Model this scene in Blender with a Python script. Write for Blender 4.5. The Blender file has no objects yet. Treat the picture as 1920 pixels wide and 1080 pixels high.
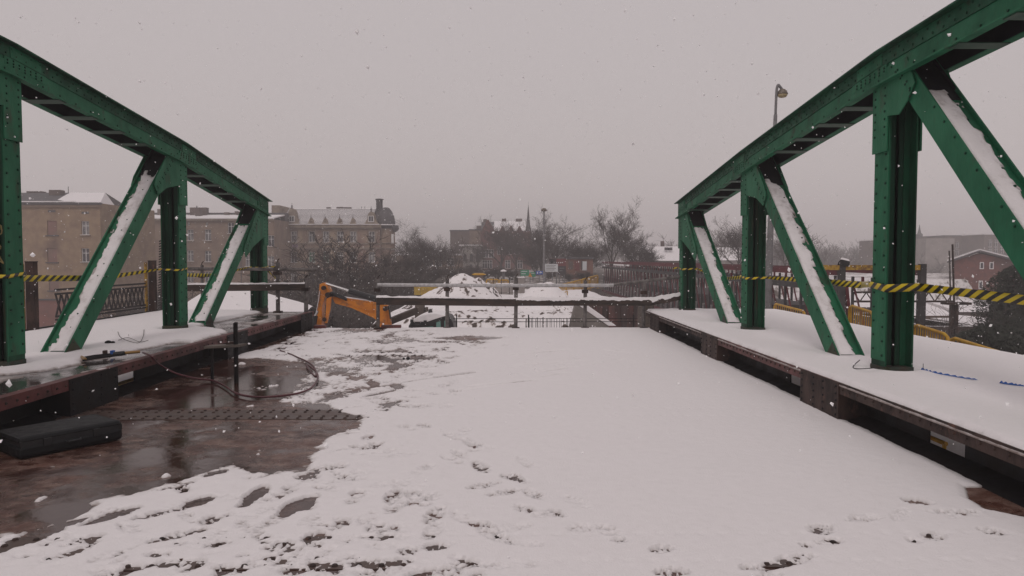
import bpy, bmesh, math, random
import numpy as np
from mathutils import Vector, Matrix, Euler
R = math.radians
S = bpy.context.scene
C = S.collection
random.seed(7)

# ---------------------------------------------------------------- camera
F = 1330.0                      # focal length in photo pixels (1920 wide)
CAMZ = 1.65
PITCH = math.atan(56 / F); YAW = math.atan(15 / F)
cd = bpy.data.cameras.new('camera'); cam = bpy.data.objects.new('camera', cd); C.objects.link(cam)
cd.sensor_width = 36; cd.lens = 36 * F / 1920; cd.clip_start = .05; cd.clip_end = 4000
cam.location = (0, 0, CAMZ); cam.rotation_euler = (R(90) - PITCH, 0, -YAW)
S.camera = cam
RM = cam.rotation_euler.to_matrix()

# ---------------------------------------------------------------- sky, sun, exposure
W = bpy.data.worlds.new('World'); S.world = W; W.use_nodes = True
nt = W.node_tree; nt.nodes.clear()
wo = nt.nodes.new('ShaderNodeOutputWorld'); bg = nt.nodes.new('ShaderNodeBackground')
sky = nt.nodes.new('ShaderNodeTexSky'); sky.sky_type = 'NISHITA'; sky.sun_disc = False
SUN_EL, SUN_AZ = R(52), R(200)
sky.sun_elevation = SUN_EL; sky.sun_rotation = SUN_AZ; sky.air_density = 2.0; sky.dust_density = 6.0
mx = nt.nodes.new('ShaderNodeMix'); mx.data_type = 'RGBA'; mx.inputs[0].default_value = .93
mx.inputs[7].default_value = (5.45, 4.88, 4.90, 1)      # snow cloud
nt.links.new(sky.outputs[0], mx.inputs[6]); nt.links.new(mx.outputs[2], bg.inputs[0])
bg.inputs[1].default_value = .1
nt.links.new(bg.outputs[0], wo.inputs[0])
sl = bpy.data.lights.new('sun', 'SUN'); sl.energy = .6; sl.angle = R(25); sl.color = (1, .95, .93)
so = bpy.data.objects.new('sun', sl); C.objects.link(so)
so.rotation_euler = (R(90) - SUN_EL, 0, R(180) - SUN_AZ)
S.view_settings.view_transform = 'Standard'; S.view_settings.look = 'None'
S.view_settings.exposure = 0; S.view_settings.gamma = 1; S.view_settings.use_curve_mapping = False
S.cycles.volume_bounces = 1

# ---------------------------------------------------------------- pixel -> place
def ray(px, py): return RM @ Vector(((px - 960) / F, (540 - py) / F, -1))
O = Vector((0, 0, CAMZ))
def pz(px, py, z): d = ray(px, py); return O + d * ((z - CAMZ) / d.z)
def pY(px, py, Y): d = ray(px, py); return O + d * (Y / d.y)
def pX(px, py, X): d = ray(px, py); return O + d * (X / d.x)

# ---------------------------------------------------------------- materials
MATS = {}
def mat(name, col, col2=None, sc=3.0, rough=.6, rough2=None, metal=0, bump=0, bsc=None, stretch=(1, 1, 1), lo=.4, hi=.62, det=6, spec=.5,
        col3=None, sc3=.6, lo3=.5, hi3=.6):
    if name in MATS: return MATS[name]
    m = bpy.data.materials.new(name); m.use_nodes = True; t = m.node_tree; b = t.nodes['Principled BSDF']; MATS[name] = m
    b.inputs['Roughness'].default_value = rough; b.inputs['Metallic'].default_value = metal
    b.inputs['Specular IOR Level'].default_value = spec
    b.inputs['Base Color'].default_value = (*col, 1)
    if col2 is None and not bump: return m
    g = t.nodes.new('ShaderNodeNewGeometry'); mp = t.nodes.new('ShaderNodeMapping'); mp.inputs['Scale'].default_value = stretch
    t.links.new(g.outputs['Position'], mp.inputs[0])
    def noise(s, l, h, d=det):
        n = t.nodes.new('ShaderNodeTexNoise'); n.inputs['Scale'].default_value = s; n.inputs['Detail'].default_value = d; n.inputs['Roughness'].default_value = .62
        t.links.new(mp.outputs[0], n.inputs['Vector'])
        r = t.nodes.new('ShaderNodeMapRange'); r.inputs[1].default_value = l; r.inputs[2].default_value = h
        t.links.new(n.outputs[0], r.inputs[0]); return n, r
    if col2 is not None:
        n, r = noise(sc, lo, hi)
        x = t.nodes.new('ShaderNodeMix'); x.data_type = 'RGBA'; x.inputs[6].default_value = (*col, 1); x.inputs[7].default_value = (*col2, 1)
        t.links.new(r.outputs[0], x.inputs[0]); out = x.outputs[2]
        if col3 is not None:
            n3, r3 = noise(sc3, lo3, hi3)
            y = t.nodes.new('ShaderNodeMix'); y.data_type = 'RGBA'; y.inputs[7].default_value = (*col3, 1)
            t.links.new(r3.outputs[0], y.inputs[0]); t.links.new(out, y.inputs[6]); out = y.outputs[2]
        t.links.new(out, b.inputs['Base Color'])
        if rough2 is not None:
            q = t.nodes.new('ShaderNodeMapRange'); q.inputs[1].default_value = lo; q.inputs[2].default_value = hi
            q.inputs[3].default_value = rough; q.inputs[4].default_value = rough2
            t.links.new(n.outputs[0], q.inputs[0]); t.links.new(q.outputs[0], b.inputs['Roughness'])
    if bump:
        n, r = noise(bsc or sc * 4, 0, 1, 4)
        bp = t.nodes.new('ShaderNodeBump'); bp.inputs['Strength'].default_value = 1; bp.inputs['Distance'].default_value = bump
        t.links.new(n.outputs[0], bp.inputs['Height']); t.links.new(bp.outputs[0], b.inputs['Normal'])
    return m

def attr_mat(name, cols, attr='bare', rough=(.75, .3), grain=40, bump=.004, extra=None, nsc=6, namp=.25, lo=0, hi=1):
    """two-colour sheet: the attribute (0..1) plus fine noise picks snow or soil"""
    m = bpy.data.materials.new(name); m.use_nodes = True; t = m.node_tree; b = t.nodes['Principled BSDF']; MATS[name] = m
    a = t.nodes.new('ShaderNodeAttribute'); a.attribute_name = attr
    g = t.nodes.new('ShaderNodeNewGeometry')
    n = t.nodes.new('ShaderNodeTexNoise'); n.inputs['Scale'].default_value = nsc; n.inputs['Detail'].default_value = 8; n.inputs['Roughness'].default_value = .7
    t.links.new(g.outputs['Position'], n.inputs['Vector'])
    r = t.nodes.new('ShaderNodeMapRange'); r.inputs[1].default_value = .3; r.inputs[2].default_value = .7; r.inputs[3].default_value = -namp; r.inputs[4].default_value = namp; r.clamp = False
    t.links.new(n.outputs[0], r.inputs[0])
    ad = t.nodes.new('ShaderNodeMath'); ad.operation = 'ADD'; t.links.new(a.outputs['Fac'], ad.inputs[0]); t.links.new(r.outputs[0], ad.inputs[1])
    cl = t.nodes.new('ShaderNodeMapRange'); cl.inputs[1].default_value = lo; cl.inputs[2].default_value = hi
    t.links.new(ad.outputs[0], cl.inputs[0])
    cr = t.nodes.new('ShaderNodeValToRGB'); e = cr.color_ramp.elements
    e[0].position = 0; e[0].color = (*cols[0], 1); e[1].position = 1; e[1].color = (*cols[-1], 1)
    for i, c in enumerate(cols[1:-1]):
        k = e.new((i + 1) / (len(cols) - 1)); k.color = (*c, 1)
    t.links.new(cl.outputs[0], cr.inputs[0]); t.links.new(cr.outputs[0], b.inputs['Base Color'])
    q = t.nodes.new('ShaderNodeMapRange'); q.inputs[3].default_value = rough[0]; q.inputs[4].default_value = rough[1]
    t.links.new(cl.outputs[0], q.inputs[0]); t.links.new(q.outputs[0], b.inputs['Roughness'])
    n2 = t.nodes.new('ShaderNodeTexNoise'); n2.inputs['Scale'].default_value = grain; n2.inputs['Detail'].default_value = 5
    t.links.new(g.outputs['Position'], n2.inputs['Vector'])
    bp = t.nodes.new('ShaderNodeBump'); bp.inputs['Strength'].default_value = 1; bp.inputs['Distance'].default_value = bump
    t.links.new(n2.outputs[0], bp.inputs['Height']); t.links.new(bp.outputs[0], b.inputs['Normal'])
    b.inputs['Specular IOR Level'].default_value = .35
    return m

SNOW = (.83, .80, .81)
M = dict(
    green=mat('green_paint', (.015, .142, .068), (.009, .088, .043), 2.6, .5, .65, spec=.22, bump=.003, bsc=24, stretch=(1, 1, .45), lo=.38, hi=.68, col3=(.034, .040, .024), sc3=4.2, lo3=.56, hi3=.74),
    green_d=mat('green_paint_weathered', (.007, .076, .036), (.008, .034, .019), 2.4, .55, .7, spec=.2, bump=.003, bsc=20, stretch=(1, 1, .35), col3=(.05, .025, .016), sc3=4, lo3=.62, hi3=.72),
    rivet=mat('rivet_paint', (.003, .040, .020), rough=.5, spec=.2),
    batten=mat('batten_paint', (.045, .085, .060), (.02, .06, .04), 6, .55),
    inside=mat('soot_and_shade_black', (.008, .008, .011), (.014, .013, .015), 8, .6, spec=.2),
    rust=mat('rusty_steel', (.060, .036, .030), (.024, .017, .016), 5, .6, .75, spec=.25, bump=.003, bsc=40, stretch=(1, 1, .5), col3=(.12, .06, .045), sc3=9, lo3=.6, hi3=.7),
    redlead=mat('red_lead_steel', (.120, .028, .026), (.055, .024, .022), 4, .5, .7, bump=.002, bsc=30),
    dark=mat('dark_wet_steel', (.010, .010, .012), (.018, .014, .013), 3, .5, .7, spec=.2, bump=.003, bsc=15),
    snow=mat('snow', SNOW, (.78, .755, .77), 5, .8, bump=.004, bsc=60, spec=.3),
    galv=mat('galvanised_tube', (.52, .51, .52), (.36, .35, .35), 12, .4, .6, metal=.3),
    timber=mat('wet_timber', (.055, .034, .026), (.022, .016, .014), 6, .7, bump=.006, bsc=22, stretch=(.4, 1, 2)),
    yellow=mat('yellow_paint', (.52, .30, .012), (.38, .19, .012), 6, .5),
    yellow_d=mat('yellow_board', (.42, .28, .03), (.30, .19, .03), 3, .6),
    orange=mat('orange_machine_paint', (.60, .20, .010), (.46, .14, .012), 3, .4, .6, bump=.003, bsc=15, col3=(.16, .085, .04), sc3=2.6, lo3=.56, hi3=.68),
    black=mat('black_rubber', (.012, .012, .014), (.02, .02, .022), 10, .45),
    chrome=mat('cylinder_rod', (.55, .54, .54), rough=.25, metal=.8),
    glass_t=mat('teal_tinted_glass', (.12, .26, .23), rough=.08, spec=.6),
    concrete=mat('concrete', (.22, .20, .185), (.15, .135, .125), 1.2, .85, bump=.01, bsc=6),
    sheet=mat('sheet_pile_steel', (.070, .045, .042), (.040, .030, .030), 2, .8, bump=.01, bsc=5, stretch=(1, 1, .3), col3=(.12, .055, .05), sc3=1.5),
    stone=mat('pier_stone', (.13, .105, .09), (.08, .068, .06), 2, .85, bump=.02, bsc=5),
    wall_a=mat('ochre_brick_wall', (.32, .225, .145), (.25, .170, .115), .9, .9, col3=(.15, .095, .075), sc3=.22, lo3=.55, hi3=.7, bump=.01, bsc=6),
    wall_b=mat('tan_plaster_wall', (.275, .195, .145), (.21, .148, .116), .7, .9, col3=(.13, .09, .08), sc3=.15, lo3=.55, hi3=.72),
    wall_c=mat('stained_stone_facade', (.37, .28, .20), (.21, .14, .108), .45, .9, stretch=(1, 1, .45), col3=(.20, .105, .09), sc3=.12, lo3=.5, hi3=.66),
    trim_c=mat('facade_trim', (.31, .25, .195), (.18, .135, .11), .8, .9),
    redbrick=mat('red_brick', (.17, .062, .052), (.12, .05, .044), 2, .9, col3=(.10, .05, .045), sc3=.3),
    redbase=mat('red_plinth', (.21, .080, .065), (.14, .07, .06), .8, .9),
    brownwall=mat('brown_wall', (.135, .10, .088), (.095, .072, .066), .4, .9),
    greywall=mat('grey_wall', (.30, .27, .255), (.22, .20, .19), .4, .9),
    slate=mat('slate_roof', (.060, .054, .060), (.09, .085, .09), 1.5, .7),
    frame=mat('white_window_frame', (.78, .76, .76), (.66, .64, .64), 4, .5),
    glass=mat('dark_window_glass', (.045, .045, .055), rough=.12, spec=.6),
    curtain=mat('net_curtain_glass', (.24, .23, .235), (.10, .10, .11), 1.2, .3),
    greenglass=mat('green_scaffold_net', (.05, .19, .12), (.04, .12, .08), 2, .6),
    bark=mat('bark', (.050, .040, .036), (.075, .062, .056), 4, .9),
    barkfar=mat('twigs', (.062, .050, .047), (.085, .070, .064), .5, .9),
    dkbush=mat('evergreen', (.022, .028, .020), (.035, .038, .028), 2, .9),
    redgirder=mat('dark_red_girder', (.12, .016, .024), (.07, .013, .017), 2, .6),
    greygirder=mat('grey_girder', (.060, .056, .057), (.036, .033, .034), 2, .7),
    lattice_l=mat('snow_dusted_lattice', (.34, .32, .32), (.20, .185, .185), 3, .8),
    lattice_d=mat('dark_lattice', (.06, .052, .052), (.04, .035, .035), 3, .8),
    hose_r=mat('dark_red_hose', (.055, .008, .014), (.09, .012, .02), 3, .4),
    blue=mat('blue_strap', (.03, .12, .42), rough=.6),
    signg=mat('green_sign_face', (.02, .24, .13), rough=.5), signb=mat('blue_sign_face', (.03, .10, .42), rough=.5),
    signw=mat('white_sign_face', (.62, .64, .66), rough=.5), signd=mat('dark_poster', (.035, .028, .032), rough=.5),
    signo=mat('orange_sign_face', (.62, .24, .02), rough=.5), signr=mat('maroon_poster', (.15, .03, .03), rough=.5),
    brownshop=mat('brown_shop_wall', (.20, .10, .075), (.15, .075, .06), .8, .9),
    pole=mat('lamp_post_grey', (.20, .195, .20), (.14, .135, .14), 5, .6), lens=mat('lamp_lens', (.42, .34, .19), rough=.35),
    hood=mat('lamp_hood', (.16, .13, .10), (.11, .09, .07), 12, .5),
    brass=mat('brass', (.34, .20, .07), rough=.4, metal=.6),
    flake=mat('snowflake', (.92, .91, .92), rough=.9),
    chalk=mat('ochre_spray_paint', (.22, .17, .06), rough=.7),
    case=mat('black_case_shell', (.008, .0085, .010), (.013, .0135, .015), 14, .5, .65, spec=.25, bump=.002, bsc=30),
    soil=mat('wet_soil', (.07, .055, .048), (.045, .036, .032), 3, .9),
)

# ---------------------------------------------------------------- mesh helpers
class MB:
    def __init__(s): s.v = []; s.f = []; s.m = []; s.cur = 0
    def quad_box(s, p):          # 8 corners: bottom 4 ccw, top 4
        b = len(s.v); s.v += [tuple(q) for q in p]
        for f in ((0, 3, 2, 1), (4, 5, 6, 7), (0, 1, 5, 4), (1, 2, 6, 5), (2, 3, 7, 6), (3, 0, 4, 7)):
            s.f.append(tuple(b + i for i in f)); s.m.append(s.cur)
        return s
    def box(s, x0, x1, y0, y1, z0, z1):
        return s.quad_box([(x0, y0, z0), (x1, y0, z0), (x1, y1, z0), (x0, y1, z0), (x0, y0, z1), (x1, y0, z1), (x1, y1, z1), (x0, y1, z1)])
    def bar(s, a, b, w, h, up=(0, 0, 1)):
        a, b = Vector(a), Vector(b); d = (b - a).normalized(); u = Vector(up)
        if abs(d.dot(u)) > .98: u = Vector((0, 1, 0))
        r = d.cross(u).normalized(); u = r.cross(d).normalized()
        r *= w / 2; u *= h / 2
        return s.quad_box([a - r - u, a + r - u, b + r - u, b - r - u, a - r + u, a + r + u, b + r + u, b - r + u])
    def tube(s, pts, rad, n=6, cap=True):
        pts = [Vector(p) for p in pts]; k = len(pts); b = len(s.v)
        rads = rad if isinstance(rad, (list, tuple)) else [rad] * k
        u = None
        for i, p in enumerate(pts):
            d = (pts[min(i + 1, k - 1)] - pts[max(i - 1, 0)]).normalized()
            if u is None: u = d.orthogonal().normalized()
            else:
                u = (u - d * u.dot(d)); u = u.normalized() if u.length > 1e-6 else d.orthogonal().normalized()
            w = d.cross(u)
            for j in range(n):
                a = 2 * math.pi * j / n
                s.v.append(tuple(p + (u * math.cos(a) + w * math.sin(a)) * rads[i]))
        for i in range(k - 1):
            for j in range(n):
                s.f.append((b + i * n + j, b + i * n + (j + 1) % n, b + (i + 1) * n + (j + 1) % n, b + (i + 1) * n + j)); s.m.append(s.cur)
        if cap:
            s.f.append(tuple(b + j for j in reversed(range(n)))); s.m.append(s.cur)
            s.f.append(tuple(b + (k - 1) * n + j for j in range(n))); s.m.append(s.cur)
        return s
    def prism(s, poly, vec):     # poly: list of 3D points (planar), extruded by vec
        b = len(s.v); n = len(poly); vec = Vector(vec)
        s.v += [tuple(p) for p in poly] + [tuple(Vector(p) + vec) for p in poly]
        s.f.append(tuple(b + i for i in range(n))); s.m.append(s.cur)
        s.f.append(tuple(b + n + i for i in reversed(range(n)))); s.m.append(s.cur)
        for i in range(n):
            j = (i + 1) % n
            s.f.append((b + i, b + n + i, b + n + j, b + j)); s.m.append(s.cur)
        return s
    def lathe(s, prof, c=(0, 0, 0), n=16):
        b = len(s.v)
        for (r, z) in prof:
            for j in range(n):
                a = 2 * math.pi * j / n; s.v.append((c[0] + r * math.cos(a), c[1] + r * math.sin(a), c[2] + z))
        for i in range(len(prof) - 1):
            for j in range(n):
                s.f.append((b + i * n + j, b + i * n + (j + 1) % n, b + (i + 1) * n + (j + 1) % n, b + (i + 1) * n + j)); s.m.append(s.cur)
        s.f.append(tuple(b + j for j in reversed(range(n)))); s.m.append(s.cur)
        e = b + (len(prof) - 1) * n; s.f.append(tuple(e + j for j in range(n))); s.m.append(s.cur)
        return s
    def rivet(s, c, nrm, r=.016, h=.010):
        c = Vector(c); nrm = Vector(nrm).normalized(); u = nrm.orthogonal().normalized(); w = nrm.cross(u); b = len(s.v)
        for rr, hh in ((r, -.002), (r * .6, h)):
            for j in range(6):
                a = math.pi * j / 3; s.v.append(tuple(c + (u * math.cos(a) + w * math.sin(a)) * rr + nrm * hh))
        for j in range(6):
            s.f.append((b + j, b + (j + 1) % 6, b + 6 + (j + 1) % 6, b + 6 + j)); s.m.append(s.cur)
        s.f.append(tuple(b + 6 + j for j in range(6))); s.m.append(s.cur)
        return s
    def mesh(s, name, mats, smooth=False):
        me = bpy.data.meshes.new(name); me.from_pydata(s.v, [], s.f)
        for m in (mats if isinstance(mats, (list, tuple)) else [mats]): me.materials.append(m)
        if max(s.m, default=0): me.polygons.foreach_set('material_index', s.m)
        bm = bmesh.new(); bm.from_mesh(me); bmesh.ops.recalc_face_normals(bm, faces=bm.faces); bm.to_mesh(me); bm.free()
        if smooth: me.polygons.foreach_set('use_smooth', [True] * len(me.polygons))
        me.update(); return me
    def build(s, name, mats, parent=None, smooth=False, bevel=0):
        o = bpy.data.objects.new(name, s.mesh(name, mats, smooth)); C.objects.link(o)
        if parent is not None: adopt(o, parent)
        if bevel:
            b = o.modifiers.new('bevel', 'BEVEL'); b.width = bevel; b.segments = 2; b.limit_method = 'ANGLE'
        return o

def wloc(o):
    p = Vector(o.location)
    while o.parent: o = o.parent; p = p + Vector(o.location)
    return p
def adopt(o, parent):            # mesh is in world coordinates: keep it there under a translated parent
    o.parent = parent; o.location = -wloc(parent)
def place(me, name, parent, loc, rotz=0):   # a shared mesh at a world place under a parent
    o = bpy.data.objects.new(name, me); C.objects.link(o); o.parent = parent
    o.location = Vector(loc) - (wloc(parent) if parent else Vector()); o.rotation_euler = (0, 0, rotz); return o
def thing(name, label, cat, loc=(0, 0, 0), group=None):
    o = bpy.data.objects.new(name, None); C.objects.link(o); o.location = loc; o.empty_display_size = .3
    return tag(o, label, cat, group)
def tag(o, label, cat, group=None):
    o['label'] = label; o['category'] = cat
    if group: o['group'] = group
    return o
def kind(o, k='stuff', label=None):
    o['kind'] = k
    if label: o['label'] = label
    return o

# ---------------------------------------------------------------- noise on numpy arrays
def vnoise(x, y, seed=0):
    xi = np.floor(x).astype(np.int64); yi = np.floor(y).astype(np.int64); fx = x - xi; fy = y - yi
    fx = fx * fx * (3 - 2 * fx); fy = fy * fy * (3 - 2 * fy)
    def h(a, b):
        n = (a * 374761393 + b * 668265263 + seed * 1442695041) & 0x7fffffff
        n = ((n ^ (n >> 13)) * 1274126177) & 0x7fffffff
        n = (n ^ (n >> 16)) & 0xffff
        return n / 65535.0
    return (h(xi, yi) * (1 - fx) + h(xi + 1, yi) * fx) * (1 - fy) + (h(xi, yi + 1) * (1 - fx) + h(xi + 1, yi + 1) * fx) * fy
def fbm(x, y, sc, seed=0, oct=5, g=.5):
    a, t, n = 1.0, 0, 0
    for i in range(oct):
        t = t + a * (vnoise(x * sc + 17.3 * i, y * sc - 9.1 * i, seed + i) - .5); n += a; a *= g; sc *= 2.03
    return t / n * 2      # about -1..1
def sstep(a, b, x): t = np.clip((x - a) / (b - a), 0, 1); return t * t * (3 - 2 * t)
def poly_sd(X, Y, P):     # signed distance, + outside
    P = [(p[0], p[1]) for p in P]; d = np.full(X.shape, 1e9); ins = np.zeros(X.shape, bool)
    for i in range(len(P)):
        ax, ay = P[i]; bx, by = P[(i + 1) % len(P)]
        ex, ey = bx - ax, by - ay; L = ex * ex + ey * ey + 1e-12
        t = np.clip(((X - ax) * ex + (Y - ay) * ey) / L, 0, 1)
        d = np.minimum(d, np.hypot(X - ax - t * ex, Y - ay - t * ey))
        c = ((ay > Y) != (by > Y)) & (X < ex * (Y - ay) / (by - ay + 1e-12) + ax); ins ^= c
    return np.where(ins, -d, d)
def grid_mesh(name, xs, ys, Z, matl, attrs=None, keep=None, parent=None):
    X, Y = np.meshgrid(xs, ys); ny, nx = X.shape
    co = np.stack([X, Y, Z], -1).reshape(-1, 3)
    i = np.arange(ny * nx).reshape(ny, nx)
    q = np.stack([i[:-1, :-1], i[:-1, 1:], i[1:, 1:], i[1:, :-1]], -1).reshape(-1, 4)
    if keep is not None:
        k = keep; kk = (k[:-1, :-1] | k[:-1, 1:] | k[1:, 1:] | k[1:, :-1]).reshape(-1); q = q[kk]
        used = np.zeros(ny * nx, bool); used[q.reshape(-1)] = True
        ix = np.cumsum(used) - 1; co = co[used]; q = ix[q]
    else: used = None
    me = bpy.data.meshes.new(name); me.vertices.add(len(co)); me.vertices.foreach_set('co', co.astype(np.float32).reshape(-1))
    me.loops.add(q.size); me.loops.foreach_set('vertex_index', q.astype(np.int32).reshape(-1))
    me.polygons.add(len(q)); me.polygons.foreach_set('loop_start', np.arange(0, q.size, 4, dtype=np.int32))
    me.update(calc_edges=True); me.validate()
    me.polygons.foreach_set('use_smooth', np.ones(len(me.polygons), bool))
    for k, a in (attrs or {}).items():
        a = a.reshape(-1); a = a[used] if used is not None else a
        at = me.attributes.new(k, 'FLOAT', 'POINT'); at.data.foreach_set('value', a.astype(np.float32))
    me.materials.append(matl)
    o = bpy.data.objects.new(name, me); C.objects.link(o)
    if parent: adopt(o, parent)
    return o
# ================================================================ the setting: deck, walkways, terrain
XR, XL = 4.40, -5.95                                 # truss planes
YR = [-1.04, 3.46, 7.96, 12.46, 16.96]; YL = [-.36, 4.05, 8.46, 12.87, 17.28]
WZ = .36                                             # walkway level
KR, KL = 3.47, -4.62                                 # kerb lines
OR_, OL = 6.72, -8.35                                # outer edges of the walkways
DEND = 17.1
deck = bpy.data.objects.new('bridge_deck', None); C.objects.link(deck); deck.location = (0, 17, -.04); kind(deck, 'structure')

# wet brown steel of the deck
def deck_material():
    m = bpy.data.materials.new('wet_brown_deck_steel'); m.use_nodes = True; t = m.node_tree; b = t.nodes['Principled BSDF']
    g = t.nodes.new('ShaderNodeNewGeometry')
    def noise(s, d=7, ro=.6, st=(1, 1, 1)):
        mp = t.nodes.new('ShaderNodeMapping'); mp.inputs['Scale'].default_value = st; t.links.new(g.outputs['Position'], mp.inputs[0])
        n = t.nodes.new('ShaderNodeTexNoise'); n.inputs['Scale'].default_value = s; n.inputs['Detail'].default_value = d; n.inputs['Roughness'].default_value = ro
        t.links.new(mp.outputs[0], n.inputs['Vector']); return n
    def rng(n, a, b_, c=0, d=1):
        r = t.nodes.new('ShaderNodeMapRange'); r.inputs[1].default_value = a; r.inputs[2].default_value = b_; r.inputs[3].default_value = c; r.inputs[4].default_value = d
        t.links.new(n.outputs[0], r.inputs[0]); return r
    def mix(f, a, c):
        x = t.nodes.new('ShaderNodeMix'); x.data_type = 'RGBA'; t.links.new(f.outputs[0], x.inputs[0])
        for k, v in ((6, a), (7, c)):
            if isinstance(v, tuple): x.inputs[k].default_value = (*v, 1)
            else: t.links.new(v.outputs[2], x.inputs[k])
        return x
    pud = rng(noise(.7, 6), .455, .53)                        # where the water stands
    c1 = mix(rng(noise(3.2), .38, .66), (.072, .028, .020), (.125, .057, .041))
    c1 = mix(rng(noise(1.3, 4), .42, .6), c1, (.046, .021, .017))
    c2 = mix(rng(noise(6.5, 9, .78, (1, 1.35, 1)), .46, .66), c1, (.25, .165, .135))         # thin slush film
    c3 = mix(pud, c2, (.050, .023, .019))
    t.links.new(c3.outputs[2], b.inputs['Base Color'])
    r1 = rng(noise(7, 6), .35, .65, .16, .5)
    mu = t.nodes.new('ShaderNodeMix'); mu.data_type = 'FLOAT'; t.links.new(pud.outputs[0], mu.inputs[0]); t.links.new(r1.outputs[0], mu.inputs[2]); mu.inputs[3].default_value = .045
    t.links.new(mu.outputs[0], b.inputs['Roughness'])
    h = noise(16, 6, .65)
    iv = rng(pud, 0, 1, .010, .0016)
    bp = t.nodes.new('ShaderNodeBump'); t.links.new(h.outputs[0], bp.inputs['Height']); t.links.new(iv.outputs[0], bp.inputs['Distance']); bp.inputs['Strength'].default_value = 1
    t.links.new(bp.outputs[0], b.inputs['Normal']); b.inputs['Specular IOR Level'].default_value = .36
    return m
M['deck'] = deck_material()

splices = [-.05, 4.02, 7.62, 12.45]                  # cross joints of the deck plates
edges = [-2.5] + splices + [DEND]
for i in range(len(edges) - 1):
    MB().box(-5.0, 3.86, edges[i] + .004, edges[i + 1] - .004, -.07, -.04).build('deck_plate', M['deck'], deck)
MB().box(-5.0, 3.86, -2.5, DEND - .02, -.35, -.075).build('cross_girders', M['dark'], deck)
stripM = mat('splice_strip_steel', (.055, .034, .028), (.09, .058, .048), 5, .35, .55, bump=.003, bsc=20)
for ys in splices:
    st = MB().box(-4.9, 3.8, ys - .23, ys + .23, -.039, -.035).build('splice_strip', stripM, deck)
    rv = MB()
    for row in (-.19, -.10, .10, .19):
        x = -4.8
        while x < 3.7:
            rv.rivet((x + random.uniform(-.004, .004), ys + row, -.035), (0, 0, 1), .022, .010); x += .125
    kind(rv.build('riveting', M['rust'], st))

# snow blanket on the deck
bare_px = [(-260, 1140), (0, 990), (60, 985), (130, 962), (165, 930), (205, 920), (250, 915), (300, 902), (385, 872), (440, 858), (480, 872), (545, 872), (560, 848), (612, 812), (668, 776),
           (600, 768), (540, 752), (520, 744), (560, 700), (545, 676), (500, 670), (430, 668), (425, 660), (470, 652), (520, 640), (560, 622), (578, 610), (560, 604), (430, 640), (150, 720), (-400, 860)]
bare_w = [pz(x, y, 0) for x, y in bare_px]
strip_px = [(120, 750), (600, 752), (640, 768), (640, 786), (150, 790)]
slush_px = [(420, 640), (575, 612), (760, 612), (930, 628), (900, 650), (790, 700), (740, 760), (660, 790), (590, 790), (540, 700)]
# foot marks: photo pixel, heading, depth, length ; deep ones show the deck
prints = []
def pr(x, y, ang=0, dep=.03, ln=.29, w=.10): prints.append((x, y, math.atan2(math.sin(ang) * pz(x, y, 0).y / CAMZ, math.cos(ang)), dep, ln, w))
for a in [(370, 935, .9, .09, .30, .14), (478, 922, 1.5, .09, .46, .13), (560, 940, .9, .09, .44, .16), (405, 880, .7, .09, .26, .13), (575, 885, .5, .06, .24, .12), (320, 1000, .4, .07, .30, .09),
          (160, 1005, .5, .05, .24, .1), (90, 985, .6, .09, .55, .14), (40, 1010, .6, .09, .5, .12), (210, 960, .6, .09, .40, .14), (420, 862, .6, .05), (455, 840, .4, .06, .22),
          (880, 827, -.7, .04, .36, .10), (902, 870, -.7, .05, .34, .11), (862, 847, -.5, .03), (960, 890, -.3, .04, .24), (985, 862, -.7, .02, .32), (905, 905, .2, .03), (1040, 957, -.4, .06, .18, .09),
          (1000, 920, -.6, .03, .3), (945, 918, .2, .03), (1090, 985, .1, .02, .2, .14), (1080, 935, -.6, .015, .3), (738, 925, 1.3, .05, .3, .11), (740, 945, 1.3, .03), (815, 960, 1.1, .04, .34, .11), (812, 990, 1.2, .03, .3),
          (900, 978, -.2, .045, .26), (865, 965, -.6, .02), (930, 1000, -.4, .03, .34), (960, 985, .2, .02), (730, 845, 1.2, .02), (690, 815, 1.3, .05, .24), (690, 835, .3, .05, .22, .12), (660, 835, .2, .03),
          (620, 872, .1, .05, .26, .13), (650, 890, -.2, .03), (755, 850, .2, .02), (795, 795, -.5, .06, .22, .12), (905, 838, .1, .012), (740, 670, .0, .09, .55, .2), (720, 682, .1, .06, .5, .2), (700, 715, -.6, .08, .5, .16), (745, 720, -.5, .08, .5, .16),
          (640, 690, .1, .07, .5, .2), (670, 730, .1, .07, .3, .16), (880, 631, .0, .09, 1.3, .5), (825, 638, .0, .06, .7, .3), (650, 620, 0, .03, 1., .4),
          (1540, 987, .3, .07, .2, .13), (1720, 935, -.2, .07, .22, .12), (1620, 967, .1, .03), (1480, 1045, .2, .03, .4), (1430, 1055, .1, .03, .3), (1240, 1025, .1, .05, .14), (1260, 1067, .0, .06, .2), (1860, 990, -.3, .05, .14), (1780, 955, 0, .03), (1690, 960, .4, .02),
          (790, 1070, .3, .05, .26), (840, 1063, .1, .05, .12), (710, 1050, .2, .06, .18), (750, 1047, .2, .05, .14), (765, 1027, .2, .05, .12), (815, 1019, .1, .05, .16),
          (590, 1000, 1.2, .05, .2), (530, 1013, 0, .05, .14), (240, 1062, .3, .05, .3), (330, 1048, .1, .04), (425, 1063, .4, .05, .14), (445, 1063, .2, .05, .1), (330, 905, .4, .02), (520, 965, .8, .02, .4), (300, 955, .3, .04, .4)]:
    pr(a[0], a[1], a[2], a[3] * (1.0 if a[3] < .08 else 1.2), *a[4:])
rng = random.Random(3)
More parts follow.
